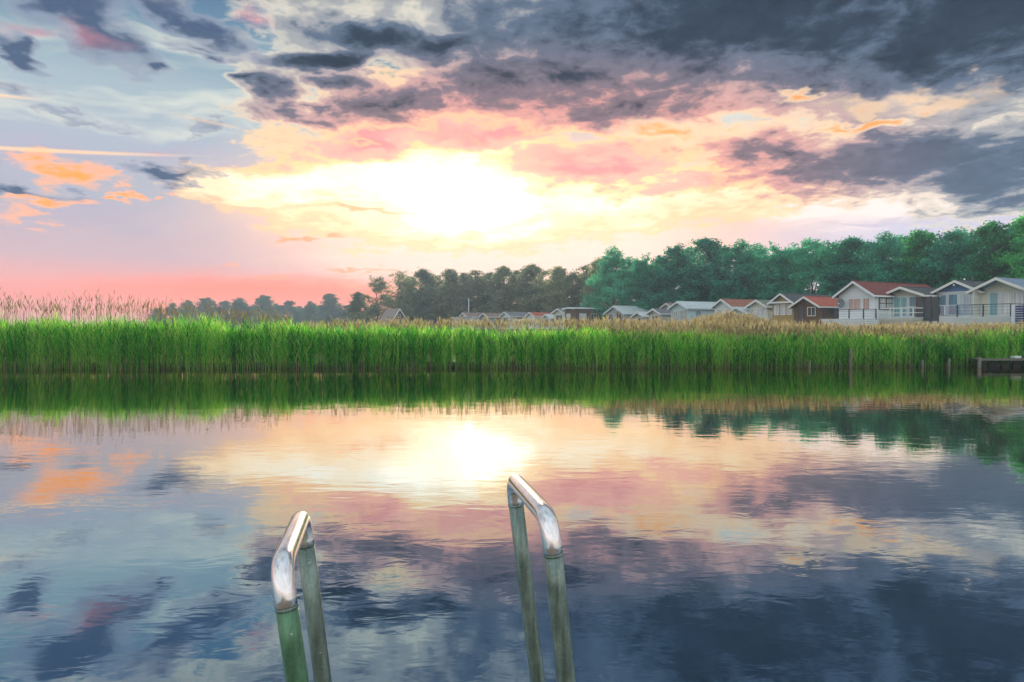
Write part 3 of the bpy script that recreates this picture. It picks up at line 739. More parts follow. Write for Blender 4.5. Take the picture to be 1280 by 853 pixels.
CM = {}
def setup_cabin_mats():
    p = paint
    CM.update(
        white=p("white_paint", (0.83, 0.90, 0.93), 0.55, 0.10, 2.0, (1, 1, 4), (0.45, 0.47, 0.42), 0.3),
        paleblue=p("pale_blue_boards", (0.56, 0.74, 0.80), 0.6, 0.12, 2.0, (1, 1, 4), (0.35, 0.42, 0.42), 0.3),
        cream=p("cream_paint", (0.80, 0.82, 0.70), 0.6, 0.12, 2.0, (1, 1, 4), (0.45, 0.42, 0.3), 0.3),
        beige=p("beige_boards", (0.66, 0.64, 0.54), 0.65, 0.15, 2.0, (1, 1, 4), (0.3, 0.26, 0.18), 0.35),
        ochre=p("ochre_boards", (0.50, 0.36, 0.14), 0.65, 0.2, 2.0, (1, 1, 4), (0.2, 0.14, 0.07), 0.4),
        brown=p("brown_boards", (0.17, 0.10, 0.065), 0.7, 0.3, 2.0, (1, 1, 5)),
        grey=p("grey_boards", (0.48, 0.52, 0.52), 0.7, 0.2, 2.0, (1, 1, 5), (0.2, 0.21, 0.19), 0.35),
        blue=p("blue_boards", (0.13, 0.24, 0.48), 0.6, 0.15, 2.0, (1, 1, 5)),
        navy=p("navy_slats", (0.05, 0.07, 0.20), 0.6, 0.2, 2.0),
        violet=p("violet_paint", (0.19, 0.10, 0.36), 0.6, 0.2, 2.0),
        trim=p("cream_trim", (0.86, 0.88, 0.84), 0.5, 0.08, 2.0),
        bluetrim=p("blue_white_trim", (0.72, 0.82, 0.88), 0.5, 0.08, 2.0),
        r_red=p("dark_red_roofing", (0.22, 0.065, 0.06), 0.8, 0.25, 1.6, (1, 1, 1), (0.12, 0.07, 0.06), 0.5, bump=0.3),
        r_bright=p("red_tiles", (0.48, 0.13, 0.085), 0.75, 0.22, 1.6, (1, 1, 1), (0.25, 0.1, 0.07), 0.5, bump=0.3),
        r_rust=p("rust_roofing", (0.36, 0.15, 0.10), 0.8, 0.3, 1.6, (1, 1, 1), (0.30, 0.27, 0.24), 0.6, bump=0.3),
        r_grey=p("grey_roofing", (0.20, 0.21, 0.23), 0.8, 0.25, 1.6, dirt=(0.12, 0.13, 0.09), bump=0.3),
        r_dark=p("dark_roofing", (0.085, 0.10, 0.11), 0.75, 0.25, 1.6, dirt=(0.12, 0.13, 0.09), bump=0.3),
        r_blue=p("blue_grey_roofing", (0.20, 0.29, 0.40), 0.7, 0.2, 1.6, bump=0.3),
        r_pale=p("pale_sheet_roofing", (0.58, 0.68, 0.70), 0.5, 0.15, 1.6, (1, 1, 1), (0.35, 0.38, 0.33), 0.4),
        r_moss=p("mossy_roofing", (0.20, 0.25, 0.20), 0.85, 0.3, 1.6, bump=0.3),
        r_brown=p("brown_roofing", (0.26, 0.19, 0.16), 0.85, 0.25, 1.6, bump=0.3),
        thatch=p("thatch", (0.32, 0.27, 0.24), 0.95, 0.3, 3.0, (6, 6, 1), bump=0.8),
        deck=p("deck_boards", (0.72, 0.80, 0.80), 0.7, 0.2, 2.0, (1, 1, 5), (0.35, 0.37, 0.3), 0.4),
        greyplank=p("weathered_planks", (0.34, 0.33, 0.30), 0.85, 0.3, 3.0, (1, 6, 6), (0.12, 0.12, 0.09), 0.5, bump=0.4),
        post=p("weathered_post", (0.20, 0.20, 0.17), 0.9, 0.35, 4.0, (4, 4, 1), (0.08, 0.09, 0.05), 0.6, bump=0.4),
        rail=p("dark_rail", (0.07, 0.085, 0.10), 0.6, 0.2), brick=p("chimney_brick", (0.30, 0.26, 0.24), 0.9, 0.25, 8.0),
        wet=p("wet_dark_wood", (0.022, 0.02, 0.016), 0.6, 0.4, 3.0, (1, 1, 4)),
        steelgrey=p("grey_metal", (0.20, 0.24, 0.27), 0.45, 0.15), 
        g_pale=glass_mat("pane_pale_curtain", (0.66, 0.78, 0.82)), g_blue=glass_mat("pane_blue", (0.22, 0.38, 0.48)), g_pink=glass_mat("pane_pink_curtain", (0.62, 0.46, 0.40)),
        g_white=glass_mat("pane_white_curtain", (0.80, 0.84, 0.86)), g_dark=glass_mat("pane_dark", (0.07, 0.09, 0.10)),
        g_teal=glass_mat("pane_teal", (0.30, 0.56, 0.60)),
    )
    m, nt, g, out = new_mat("railing_glass")
    a = nt.nodes.new('ShaderNodeBsdfTransparent'); a.inputs['Color'].default_value = (0.72, 0.86, 0.92, 1)
    b = nt.nodes.new('ShaderNodeBsdfGlossy'); b.inputs['Roughness'].default_value = 0.05
    mx = nt.nodes.new('ShaderNodeMixShader'); mx.inputs[0].default_value = 0.10
    nt.links.new(a.outputs[0], mx.inputs[1]); nt.links.new(b.outputs[0], mx.inputs[2]); nt.links.new(mx.outputs[0], out.inputs['Surface'])
    CM['rail_glass'] = m
setup_cabin_mats()

def window(root, face, c, z0, wd, ht, frame='white', pane='g_pale', nx=1, nz=1, name="window", off=0.0, bw=0.07):
    """window on the front ('F': x centre c at y = off) or on the right side ('S': y centre c at x = off)"""
    def P(u, v, d):
        return (c + u, off - d, z0 + v) if face == 'F' else (off + d, c + u, z0 + v)
    f = MB()
    def bx(u0, u1, v0, v1, d0, d1):
        a, b = P(u0, v0, d0), P(u1, v1, d1)
        f.box(min(a[0], b[0]), max(a[0], b[0]), min(a[1], b[1]), max(a[1], b[1]), min(a[2], b[2]), max(a[2], b[2]))
    h = wd / 2
    bx(-h, h, 0, bw, 0.003, 0.06); bx(-h, h, ht - bw, ht, 0.003, 0.06)
    bx(-h, -h + bw, bw, ht - bw, 0.003, 0.06); bx(h - bw, h, bw, ht - bw, 0.003, 0.06)
    iw, ih = wd - 2 * bw, ht - 2 * bw
    for i in range(1, nx): bx(-h + bw + iw * i / nx - bw * .4, -h + bw + iw * i / nx + bw * .4, bw, ht - bw, 0.003, 0.055)
    for i in range(1, nz): bx(-h + bw, h - bw, bw + ih * i / nz - bw * .3, bw + ih * i / nz + bw * .3, 0.003, 0.05)
    o = f.build(name, CM[frame], root)
    for i in range(nx):
        for k in range(nz):
            f2 = MB(); a = P(-h + bw + iw * i / nx, bw + ih * k / nz, 0.012); b = P(-h + bw + iw * (i + 1) / nx, bw + ih * (k + 1) / nz, 0.024)
            f2.box(min(a[0], b[0]), max(a[0], b[0]), min(a[1], b[1]), max(a[1], b[1]), min(a[2], b[2]), max(a[2], b[2]))
            f2.build("pane", CM[pane], o)
    return o

def cabin(px, py, d, rh, w, L, drop, wall, roof, trim, label, rz=-62.0, over=0.35, front=0.45, gable=None, boards=True, found=1.2, name="cabin", group=None, side_wall=None):
    """gabled cabin; px, py, d = photo pixel and distance of the front end of its ridge, rh = ridge height over its floor"""
    p = at(px, py, d)
    root = empty(name, (p.x, p.y, p.z - rh), R(rz))
    tag(root, label, "cabin", group)
    hw = w / 2; eh = rh - 0.10 - drop * hw / (hw + over)          # wall height under the eaves
    gh = rh - 0.10
    MB().prism([(-hw, -found), (hw, -found), (hw, eh), (0, gh), (-hw, eh)], 0, L).build("wall", CM[wall], root)
    k = drop / (hw + over)
    if gable:
        MB().prism([(-hw * 0.97, eh + 0.03), (hw * 0.97, eh + 0.03), (0, gh - 0.02)], -0.03, -0.002).build("gable_boards", CM[gable], root)
    # boards of the front wall as thin shadow-line battens
    t = 0.09
    for s in (-1, 1):
        e = s * (hw + over)
        a0 = (0, rh); a1 = (e, rh - drop)
        poly = [(0, rh - t), (e, rh - drop - t), (e, rh - drop), (0, rh)]
        if s < 0: poly = poly[::-1]
        r_ = MB().prism(poly, -front, L + 0.3).build("roof", CM[roof], root)
        # raised seams / courses on the slope
        if d < 100:
            sm = MB()
            for c_ in np.arange(0.12, 1.0, 0.125):
                xx, zz = e * c_, rh - drop * c_
                sm.bar((xx, -front + 0.05, zz + 0.004), (xx, L + 0.25, zz + 0.004), 0.05, 0.02, (s * k, 0, 1))
            sm.build("roof_course", CM[roof], r_)
        b = MB(); bh = 0.20 if d < 80 else 0.24
        b.prism([(0, rh - bh), (e, rh - drop - bh), (e, rh - drop + 0.02), (0, rh + 0.02)][::(1 if s > 0 else -1)], -front - 0.05, -front - 0.002)
        b.build("bargeboard", CM[trim], root)
        MB().box(min(e, e + s * 0.05), max(e, e + s * 0.05), -front, L + 0.3, rh - drop - 0.17, rh - drop - 0.02).build("gutter", CM[trim], root)
    MB().box(-0.07, 0.07, -front - 0.04, L + 0.3, rh - 0.03, rh + 0.04).build("ridge_cap", CM[roof], root)
    root["_dims"] = (hw, eh, gh, L)
    return root

def deck(root, x0, x1, depth, skirt='deck', h=0.12, down=0.9, rail=None, rail_h=0.95, posts=5, y0=0.0, boards=6, side=True):
    d_ = MB().box(x0, x1, y0 - depth, y0 - 0.01, -h, -0.005).build("deck", CM['deck'], root)
    n = max(3, int(down / 0.16))
    for i in range(n):
        z1 = -h - i * down / n - 0.012
        MB().box(x0 + 0.03, x1 - 0.03, y0 - depth + 0.01, y0 - depth + 0.04, z1 - down / n + 0.024, z1).build("skirt_board", CM[skirt], d_)
        MB().box(x1 - 0.04, x1 - 0.01, y0 - depth + 0.05, y0 - 0.02, z1 - down / n + 0.024, z1).build("skirt_board", CM[skirt], d_)
    if not rail: return d_
    ry = y0 - depth + 0.06
    R_ = MB()
    m = CM[{'white': 'trim', 'dark': 'rail', 'glass': 'bluetrim'}[rail]]
    zs = (rail_h,) if rail == 'glass' else (rail_h, rail_h * 0.5) if rail == 'white' else (rail_h, rail_h * 0.78, rail_h * .5, rail_h * .25)
    th = 0.09 if rail == 'white' else 0.06
    for z in zs:
        t2 = th if z == rail_h else th * (0.8 if rail == 'white' else 0.3)
        R_.bar((x0, ry, z - t2 / 2), (x1, ry, z - t2 / 2), 0.05, t2)
        if side: R_.bar((x1 - 0.03, ry + 0.03, z - t2 / 2), (x1 - 0.03, y0 - 0.15, z - t2 / 2), 0.05, t2)
    ro = R_.build("railing", m, root)
    for i in range(posts):
        x = x0 + 0.04 + (x1 - x0 - 0.08) * i / (posts - 1)
        MB().box(x - 0.04, x + 0.04, ry - 0.045, ry + 0.045, -h, rail_h + 0.003).build("post", m, ro)
    if side: MB().box(x1 - 0.075, x1 + 0.005, y0 - 0.25, y0 - 0.17, -h, rail_h + 0.003).build("post", m, ro)
    if rail == 'glass':
        for i in range(posts - 1):
            xa = x0 + 0.1 + (x1 - x0 - 0.08) * i / (posts - 1); xb = x0 - 0.02 + (x1 - x0 - 0.08) * (i + 1) / (posts - 1)
            MB().box(xa, xb, ry - 0.008, ry + 0.008, 0.08, rail_h - 0.09).build("pane", CM['rail_glass'], ro)
    return d_

def make_near_cabins():
    # cream cabin at the right edge
    c = cabin(1254, 348, 56, 3.15, 3.7, 9.0, 1.05, 'cream', 'r_blue', 'trim', "cream cabin with recessed porch and blue-grey roof at the right edge", front=1.25, over=0.4)
    window(c, 'F', -0.75, 0.05, 0.75, 2.0, 'white', 'g_teal', 1, 1, "glazed_door"); window(c, 'F', 0.15, 0.1, 0.85, 1.9, 'white', 'g_white'); window(c, 'F', 1.1, 0.1, 0.8, 1.9, 'white', 'g_white')
    MB().box(-1.75, -1.68, -1.2, -0.01, 0, 2.15).build("porch_wall", CM['cream'], c)
    MB().tube([(-1.86, -1.1, 2.1), (-1.86, -1.1, 0.0)], 0.035, 8).build("downpipe", CM['white'], c)
    deck(c, -2.5, 1.6, 2.2, 'deck', rail='dark', posts=3, rail_h=1.0, down=0.8)
    # white cabin with blue gable
    c = cabin(1197, 351, 59, 3.05, 3.6, 9.0, 1.02, 'bluetrim', 'r_dark', 'trim', "white cabin with a blue gable, big windows and cream bargeboards", front=0.6, over=0.35, gable='blue')
    MB().box(-1.85, 1.85, -0.06, -0.033, 1.98, 2.10).build("lintel_board", CM['white'], c)
    window(c, 'F', -1.30, 0.1, 0.75, 1.8, 'white', 'g_blue'); window(c, 'F', -0.42, 0.08, 0.85, 1.84, 'white', 'g_blue', 1, 1, "glazed_door"); window(c, 'F', 0.85, 0.1, 1.5, 1.8, 'white', 'g_pale', 2)
    MB().tube([(0, -0.62, 2.72), (0, -0.68, 2.66), (0, -0.72, 2.58)], [0.03, 0.06, 0.09], 10).build("lamp", CM['white'], c)
    MB().box(0.35, 0.75, 4.2, 4.6, 2.3, 3.28).build("chimney", CM['brick'], c)
    window(c, 'S', 2.0, 0.8, 1.2, 1.0, 'white', 'g_blue', 2, 1, off=1.8)
    deck(c, -2.1, 2.0, 1.9, 'white', rail='glass', posts=5, rail_h=0.9, down=0.8)
    # small porch-gabled cabin
    c = cabin(1131, 359, 61.5, 2.75, 3.7, 7.0, 0.80, 'beige', 'r_dark', 'trim', "low cream-fronted cabin with wide pale gable boards and glass doors", front=0.8, over=0.35)
    MB().box(-1.84, -1.25, -0.03, -0.002, 0, 1.85).build("brown_cladding", CM['brown'], c)
    window(c, 'F', -0.45, 0.05, 1.35, 1.85, 'white', 'g_teal', 2, 1, "glazed_door"); window(c, 'F', 0.75, 0.05, 0.85, 1.85, 'white', 'g_blue', 1, 2, "door")
    window(c, 'S', 2.2, 0.8, 1.3, 1.0, 'white', 'g_dark', 2, 1, off=1.85)
    deck(c, -2.3, 1.9, 1.9, 'beige', rail='white', posts=5, rail_h=0.85, down=0.7)
    # white cabin with dark red roof
    c = cabin(1070, 352, 63, 3.45, 3.6, 10.5, 1.35, 'white', 'r_red', 'white', "white gabled cabin with dark red roof and a satellite dish", front=0.55, over=0.3)
    window(c, 'F', -0.15, 0.75, 1.35, 1.15, 'white', 'g_pink', 1); window(c, 'F', 1.0, 0.75, 0.75, 1.15, 'white', 'g_pink')
    window(c, 'S', 1.6, 0.8, 2.1, 1.15, 'brown', 'g_white', 2, 2, off=1.8, bw=0.12)
    dish = MB()
    for i in range(7):
        pass
    rings = []
    vs = []; fs = []
    nr, nk = 5, 20
    for i in range(nr + 1):
        q = i / nr
        for k in range(nk):
            a = 2 * math.pi * k / nk
            vs.append((-1.28 + 0.42 * q * math.cos(a), -0.30 - 0.12 * q * q - 0.06, 1.45 + 0.45 * q * math.sin(a)))
    for i in range(nr):
        for k in range(nk):
            fs.append((i * nk + k, i * nk + (k + 1) % nk, (i + 1) * nk + (k + 1) % nk, (i + 1) * nk + k))
    dish.add(vs, fs, True)
    do = dish.build("satellite_dish", CM['steelgrey'], c)
    MB().tube([(-1.28, -0.005, 1.45), (-1.28, -0.34, 1.45)], 0.03, 8).build("bracket", CM['rail'], do)
    MB().tube([(-1.28, -0.42, 1.05), (-1.28, -0.75, 1.40)], 0.015, 6).build("feed_arm", CM['rail'], do)
    MB().tube([(-1.28, -0.72, 1.40), (-1.28, -0.80, 1.44)], 0.05, 8).build("receiver", CM['white'], do)
    MB().box(-1.80, 1.80, -0.05, -0.003, 1.98, 2.04).build("trim_board", CM['bluetrim'], c)
    deck(c, -2.2, 2.1, 2.0, 'white', rail='dark', posts=4, rail_h=0.85, down=1.0)
    # dark windbreak between the porch cabin and the blue-gabled one
    p0, p1 = at(1145, 371, 60.2), at(1172, 371, 58.6)
    z0 = at(1145, 402, 60.2).z
    wb = empty("windbreak", ((p0.x + p1.x) / 2, (p0.y + p1.y) / 2, z0), math.atan2(p1.y - p0.y, p1.x - p0.x))
    tag(wb, "dark see-through windbreak panel between the low cream cabin and the blue-gabled one", "screen")
    Lw = (p1 - p0).length; hh = p0.z - z0
    for i in range(4):
        x = -Lw / 2 + Lw * i / 3
        MB().box(x - 0.05, x + 0.05, -0.05, 0.05, -0.9, hh).build("post", CM['brown' if i == 0 else 'rail'], wb)
    for i in range(3):
        MB().box(-Lw / 2 + Lw * i / 3 + 0.06, -Lw / 2 + Lw * (i + 1) / 3 - 0.06, -0.012, 0.012, 0.05, hh - 0.06).build("pane", CM['g_dark'], wb)
    # blue slatted fence and its posts at the right edge
    a, b = at(1266, 382, 53.0), at(1330, 382, 50.5)
    z0 = at(1266, 406, 53.0).z
    fe = empty("slat_fence", (a.x, a.y, z0), math.atan2(b.y - a.y, b.x - a.x))
    tag(fe, "dark blue slatted fence with a white end post at the right edge", "fence")
    Lf = (b - a).length; hh = a.z - z0
    MB().box(-0.12, 0.12, -0.06, 0.06, -0.8, hh + 0.05).build("post", CM['bluetrim'], fe)["label"] = "pale white end post"
    MB().box(0.62, 0.84, 0.10, 0.30, -0.8, hh + 0.95).build("post", CM['violet'], fe)["label"] = "tall violet post"
    MB().box(Lf - 0.1, Lf, -0.05, 0.05, -0.8, hh).build("post", CM['navy'], fe)
    for i in range(8):
        MB().box(0.13, Lf - 0.1, -0.02, 0.02, 0.02 + i * hh / 8, 0.02 + i * hh / 8 + hh / 8 * 0.7).build("slat", CM['navy'], fe)
make_near_cabins()

def make_far_cabins():
    # middle distance
    c = cabin(1008, 371, 71, 2.75, 3.2, 7.5, 1.05, 'brown', 'r_bright', 'trim', "dark brown wooden cabin with bright red roof", front=0.5, over=0.3)
    window(c, 'F', -0.7, 0.1, 0.75, 1.7, 'brown', 'g_dark', 1, 1, "door"); window(c, 'F', 0.6, 0.7, 1.0, 0.95, 'trim', 'g_dark', 2); window(c, 'S', 2.0, 0.7, 1.4, 0.95, 'brown', 'g_dark', 2, 1, off=1.6); window(c, 'S', 4.6, 0.7, 1.2, 0.95, 'brown', 'g_dark', 2, 1, off=1.6)
    c = cabin(978.6, 367, 74, 3.1, 2.9, 7.0, 1.08, 'ochre', 'r_dark', 'white', "yellow-brown cabin with white gable boards and three tall white windows", front=0.5, over=0.3)
    for x in (-0.85, 0, 0.85): window(c, 'F', x, 0.75, 0.68, 1.15, 'white', 'g_white', 1, 1)
    MB().box(-1.6, 1.6, -0.56, -0.46, 2.02, 2.20).build("tie_board", CM['white'], c)
    c = cabin(947.5, 375, 80, 2.8, 2.7, 6.0, 0.80, 'cream', 'r_moss', 'trim', "cream cabin with mossy roof and a row of white window panes", over=0.28)
    window(c, 'F', 0, 0.75, 2.3, 1.05, 'white', 'g_white', 5, 1); window(c, 'S', 1.6, 0.8, 1.2, 0.9, 'white', 'g_pale', 2, 1, off=1.35)
    c = cabin(904, 374, 85, 3.0, 3.0, 6.2, 1.0, 'white', 'r_rust', 'white', "white cabin with rust-streaked red roof", over=0.25)
    window(c, 'F', -0.5, 0.7, 0.9, 1.0, 'bluetrim', 'g_pale', 1); window(c, 'F', 0.7, 0.7, 0.9, 1.0, 'bluetrim', 'g_pale', 1); window(c, 'S', 2.0, 0.8, 1.3, 0.9, 'white', 'g_pale', 2, 1, off=1.5)
    c = cabin(923, 384, 82, 2.2, 2.9, 3.2, 0.72, 'paleblue', 'r_pale', 'bluetrim', "low pale shed with whitish roof in front of the rust-roofed cabin", over=0.3, name="shed")
    c["category"] = "shed"
    window(c, 'F', 0, 0.5, 1.2, 0.8, 'white', 'g_pale', 2)
    c = cabin(849, 377, 93, 2.9, 3.4, 7.6, 0.95, 'paleblue', 'r_pale', 'bluetrim', "long pale blue cabin with pale sheet roof", over=0.3)
    MB().box(-1.5, 1.5, -0.03, -0.003, 0, 1.6).build("dark_porch_back", CM['grey'], c)
    window(c, 'F', 0.55, 0.05, 0.9, 1.7, 'white', 'g_pale', 1, 1, "door"); window(c, 'F', -0.7, 0.7, 1.0, 0.9, 'white', 'g_dark', 2)
    for y in (1.8, 5.2): window(c, 'S', y, 0.85, 1.0, 0.8, 'white', 'g_blue', 1, 1, off=1.7)
    c = cabin(835, 379, 101, 3.0, 3.2, 6.0, 0.9, 'grey', 'r_brown', 'beige', "grey cabin with brown roof left of the pale blue one", over=0.25)
    window(c, 'F', 0, 0.7, 1.6, 0.9, 'white', 'g_dark', 2)
    c = cabin(818.6, 386, 98, 2.3, 2.8, 4.0, 0.72, 'beige', 'r_grey', 'white', "small beige hut with white gable boards beside the grey cabin", over=0.25, name="hut"); c["category"] = "hut"
    window(c, 'F', 0, 0.5, 1.4, 0.8, 'white', 'g_dark', 2)
    c = cabin(799, 390, 106, 2.1, 2.6, 3.4, 0.7, 'grey', 'r_pale', 'white', "tiny grey hut with a pale roof below the long pale roof", over=0.25, name="hut"); c["category"] = "hut"
    window(c, 'F', 0, 0.4, 1.0, 0.8, 'white', 'g_dark', 1)
    c = cabin(769, 382.5, 112, 3.0, 5.0, 9.4, 1.3, 'grey', 'r_pale', 'bluetrim', "wide grey-walled cabin with a long pale roof", over=0.35)
    window(c, 'F', -1.2, 0.7, 1.3, 1.0, 'white', 'g_dark', 2); window(c, 'F', 1.0, 0.1, 1.0, 1.8, 'brown', 'g_dark', 1, 1, "door")
    for y in (2.0, 4.8, 7.4): window(c, 'S', y, 0.8, 1.2, 0.8, 'white', 'g_dark', 2, 1, off=2.5)
    c = cabin(738, 385, 121, 3.0, 3.6, 6.0, 0.9, 'grey', 'r_grey', 'white', "grey-roofed cabin behind the flat white roof", over=0.3)
    window(c, 'F', 0, 0.7, 1.6, 0.9, 'white', 'g_dark', 2); window(c, 'S', 3.0, 0.8, 1.4, 0.8, 'white', 'g_pale', 2, 1, off=1.8)
    c = cabin(713, 384.5, 117, 2.85, 3.4, 5.0, 0.12, 'brown', 'r_pale', 'white', "flat-roofed brown cabin with a bright white roof edge", over=0.35)
    window(c, 'F', -0.6, 0.7, 1.2, 1.1, 'white', 'g_pale', 2); window(c, 'S', 1.4, 0.7, 1.4, 1.1, 'cream', 'g_pale', 2, 1, off=1.7); window(c, 'S', 3.6, 0.7, 1.2, 1.1, 'cream', 'g_dark', 2, 1, off=1.7)
    c = cabin(699, 386, 128, 3.1, 4.0, 4.5, 0.85, 'cream', 'r_grey', 'white', "cream cabin with white gable boards left of the flat white roof", over=0.4)
    window(c, 'F', 0, 0.8, 2.2, 1.1, 'white', 'g_dark', 3)
    c = cabin(664, 390.5, 140, 2.7, 3.4, 5.2, 0.85, 'white', 'r_bright', 'white', "white cabin with a faded red roof in the middle of the row", over=0.3)
    window(c, 'F', 0, 0.7, 1.5, 0.9, 'bluetrim', 'g_pale', 2); window(c, 'S', 2.4, 0.7, 1.6, 0.9, 'bluetrim', 'g_pale', 2, 1, off=1.7)
    c = cabin(684, 393, 134, 2.5, 3.2, 4.0, 0.8, 'paleblue', 'r_pale', 'white', "pale blue hut right of the faded red roof", over=0.3, name="hut"); c["category"] = "hut"
    window(c, 'F', 0, 0.6, 1.3, 0.9, 'white', 'g_dark', 2)
    c = cabin(632.6, 390, 150, 2.95, 4.4, 7.0, 1.0, 'white', 'r_grey', 'white', "whitish cabin with grey roof left of the faded red one", over=0.4)
    window(c, 'F', 0, 0.7, 2.4, 1.0, 'white', 'g_dark', 3); window(c, 'S', 2.2, 0.7, 1.5, 0.9, 'white', 'g_dark', 2, 1, off=2.2)
    c = cabin(606, 391.5, 157, 2.8, 4.0, 6.5, 0.9, 'grey', 'r_brown', 'trim', "grey cabin with brownish roof between two white ones", over=0.4)
    window(c, 'F', 0, 0.7, 1.8, 0.9, 'white', 'g_dark', 2); window(c, 'S', 3.0, 0.6, 2.6, 1.1, 'white', 'g_dark', 4, 1, off=2.0)
    c = cabin(580.6, 391, 160, 2.9, 4.0, 6.5, 1.0, 'white', 'r_brown', 'white', "white cabin with brown roof beside the thin mast", over=0.4)
    window(c, 'F', -0.7, 0.6, 1.0, 1.2, 'white', 'g_dark', 1); window(c, 'F', 0.8, 0.6, 1.0, 1.2, 'white', 'g_dark', 1)
    c = cabin(568, 396.5, 156, 2.0, 3.0, 4.0, 0.35, 'cream', 'r_grey', 'trim', "small beige shed at the left end of the cabin row", over=0.2, name="shed"); c["category"] = "shed"
    window(c, 'F', 0, 0.4, 1.0, 0.8, 'white', 'g_dark', 1)
    c = cabin(648, 399.5, 142, 1.7, 2.6, 3.6, 0.2, 'white', 'r_pale', 'white', "low white box-shaped shed below the faded red roof", over=0.15, name="shed"); c["category"] = "shed"
    window(c, 'F', 0, 0.5, 1.0, 0.6, 'bluetrim', 'g_dark', 1)
    # thatched A-frame cottage
    p = at(499, 386, 148); z0 = p.z - 4.0
    c = empty("thatched_cottage", (p.x, p.y, z0), R(38)); tag(c, "steep thatched A-frame cottage standing alone left of the cabins", "cottage")
    hw, rh, L = 2.9, 4.0, 5.5
    MB().prism([(-hw + .5, -1), (hw - .5, -1), (hw - .5, 0.45), (0.0, rh - 0.35), (-hw + .5, 0.45)], 0, L).build("wall", CM['brown'], c)
    for s in (-1, 1):
        poly = [(0, rh - 0.3), (s * (hw - .1), -0.2), (s * (hw + 0.25), -0.2), (0, rh + 0.06)]
        MB().prism(poly if s > 0 else poly[::-1], -0.35, L + 0.35).build("roof", CM['thatch'], c)
        MB().prism([(0, rh - 0.28), (s * (hw - .02), -0.2), (s * (hw + 0.22), -0.2), (0, rh + 0.04)][::s], -0.42, -0.352).build("bargeboard", CM['trim'], c)
    window(c, 'F', 0, 0.5, 1.6, 1.1, 'white', 'g_dark', 2); window(c, 'F', 0, 2.05, 0.8, 0.7, 'white', 'g_dark', 2)
    # thin mast
    p = at(586, 374, 163); gz = float(ground_z(p.x, p.y))
    ma = empty("mast", (p.x, p.y, gz)); tag(ma, "thin pale mast rising above the white cabin with brown roof", "mast")
    MB().tube([(0, 0, -0.3), (0, 0, p.z - gz)], [0.12, 0.07], 8).build("pole", CM['white'], ma)
    MB().tube([(0, 0, p.z - gz), (0, 0, p.z - gz + 0.2)], [0.11, 0.03], 8).build("finial", CM['trim'], ma)
make_far_cabins()

# ------------------------------------------------------------------ jetty and posts at the reed edge
def make_edge():
    j = empty("landing_stage", (21.6, 29.35, 0)); j.rotation_euler = (0, 0, R(3)); tag(j, "low dark wooden landing stage in the reeds at the right edge", "jetty")
    for k in range(4):
        MB().box(-1.55, 4.5, 0.02 + k * 0.24, 0.24 + k * 0.24, 0.335 + 0.006 * (k % 2), 0.365 + 0.006 * (k % 2)).build("plank", CM['post'], j)
    MB().box(-1.6, 4.5, -0.06, -0.005, 0.29, 0.34).build("beam", CM['post'], j)
    for k in range(11): MB().box(-1.5 + k * 0.55, -1.5 + k * 0.55 + (0.34, 0.48, 0.26)[k % 3], 0.10 + 0.12 * (k % 2), 0.14 + 0.12 * (k % 2), -0.5, 0.28 - 0.06 * (k % 3)).build("sheet_board", CM['wet'], j)
    for x in (-1.66, 0.9, 2.6): MB().tube([(x, -0.13, -0.6), (x + 0.02, -0.13, 0.44)], [0.075, 0.07], 10).build("pile", CM['post'], j)
    bx_ = MB().box(-0.17, 0.17, -0.12, 0.12, 0, 0.10).build("wooden_block", CM['deck'], None, 0.015)
    bx_.location = (21.95, 29.72, 0.374); bx_.rotation_euler = (0, 0, 0.2); tag(bx_, "pale block lying on the low landing stage", "block")
    spots = [(1063, 438, 0.065, "tall pale mooring post in the reeds below the white cabins"), (1186, 449, 0.06, "short grey post in the water left of the landing stage"),
             (1153, 451, 0.05, "short dark stake at the reed edge between two posts"), (1012, 452, 0.05, "low stake in the reeds below the red-roofed brown cabin")]
    for px, py, r_, lab in spots:
        x = (px - CX) / FPX * 29.4; y = float(shore(x)) - 0.32
        p = at(px, py, y)
        o = empty("mooring_post", (p.x, p.y, -0.3)); tag(o, lab, "post", "posts at the reed edge")
        zt = p.z + 0.3
        MB().tube([(0, 0, -0.3), (0.01, 0, zt * 0.5), (0.03, 0.01, zt)], [r_, r_ * 0.97, r_ * 0.9], 10).build("shaft", CM['post'], o)
        MB().tube([(0.03, 0.01, zt), (0.032, 0.01, zt + 0.025)], [r_ * 0.9, r_ * 0.6], 10).build("worn_top", CM['greyplank'], o)
make_edge()

# ------------------------------------------------------------------ the bathing ladder in front of the camera
def steel():
    m, nt, g, out = new_mat("polished_steel")
    tc = nt.nodes.new('ShaderNodeTexCoord')
    n = g.noise(tc.outputs['Object'], 35.0, 5, 0.65, dims='3D'); n2 = g.noise(tc.outputs['Object'], 260.0, 3, 0.6, dims='3D')
    p = nt.nodes.new('ShaderNodeBsdfPrincipled'); p.inputs['Metallic'].default_value = 1.0
    g.put(p.inputs['Base Color'], g.ramp(n, [(0.3, (0.74, 0.75, 0.77, 1)), (0.6, (0.88, 0.88, 0.89, 1))]))
    g.put(p.inputs['Roughness'], g.m('ADD', 0.16, g.m('MULTIPLY', g.sm(n2, 0.4, 0.75), 0.12)))
    b = nt.nodes.new('ShaderNodeBump'); b.inputs['Strength'].default_value = 0.06; b.inputs['Distance'].default_value = 0.001
    g.put(b.inputs['Height'], n); nt.links.new(b.outputs[0], p.inputs['Normal'])
    nt.links.new(p.outputs[0], out.inputs['Surface'])
    return m

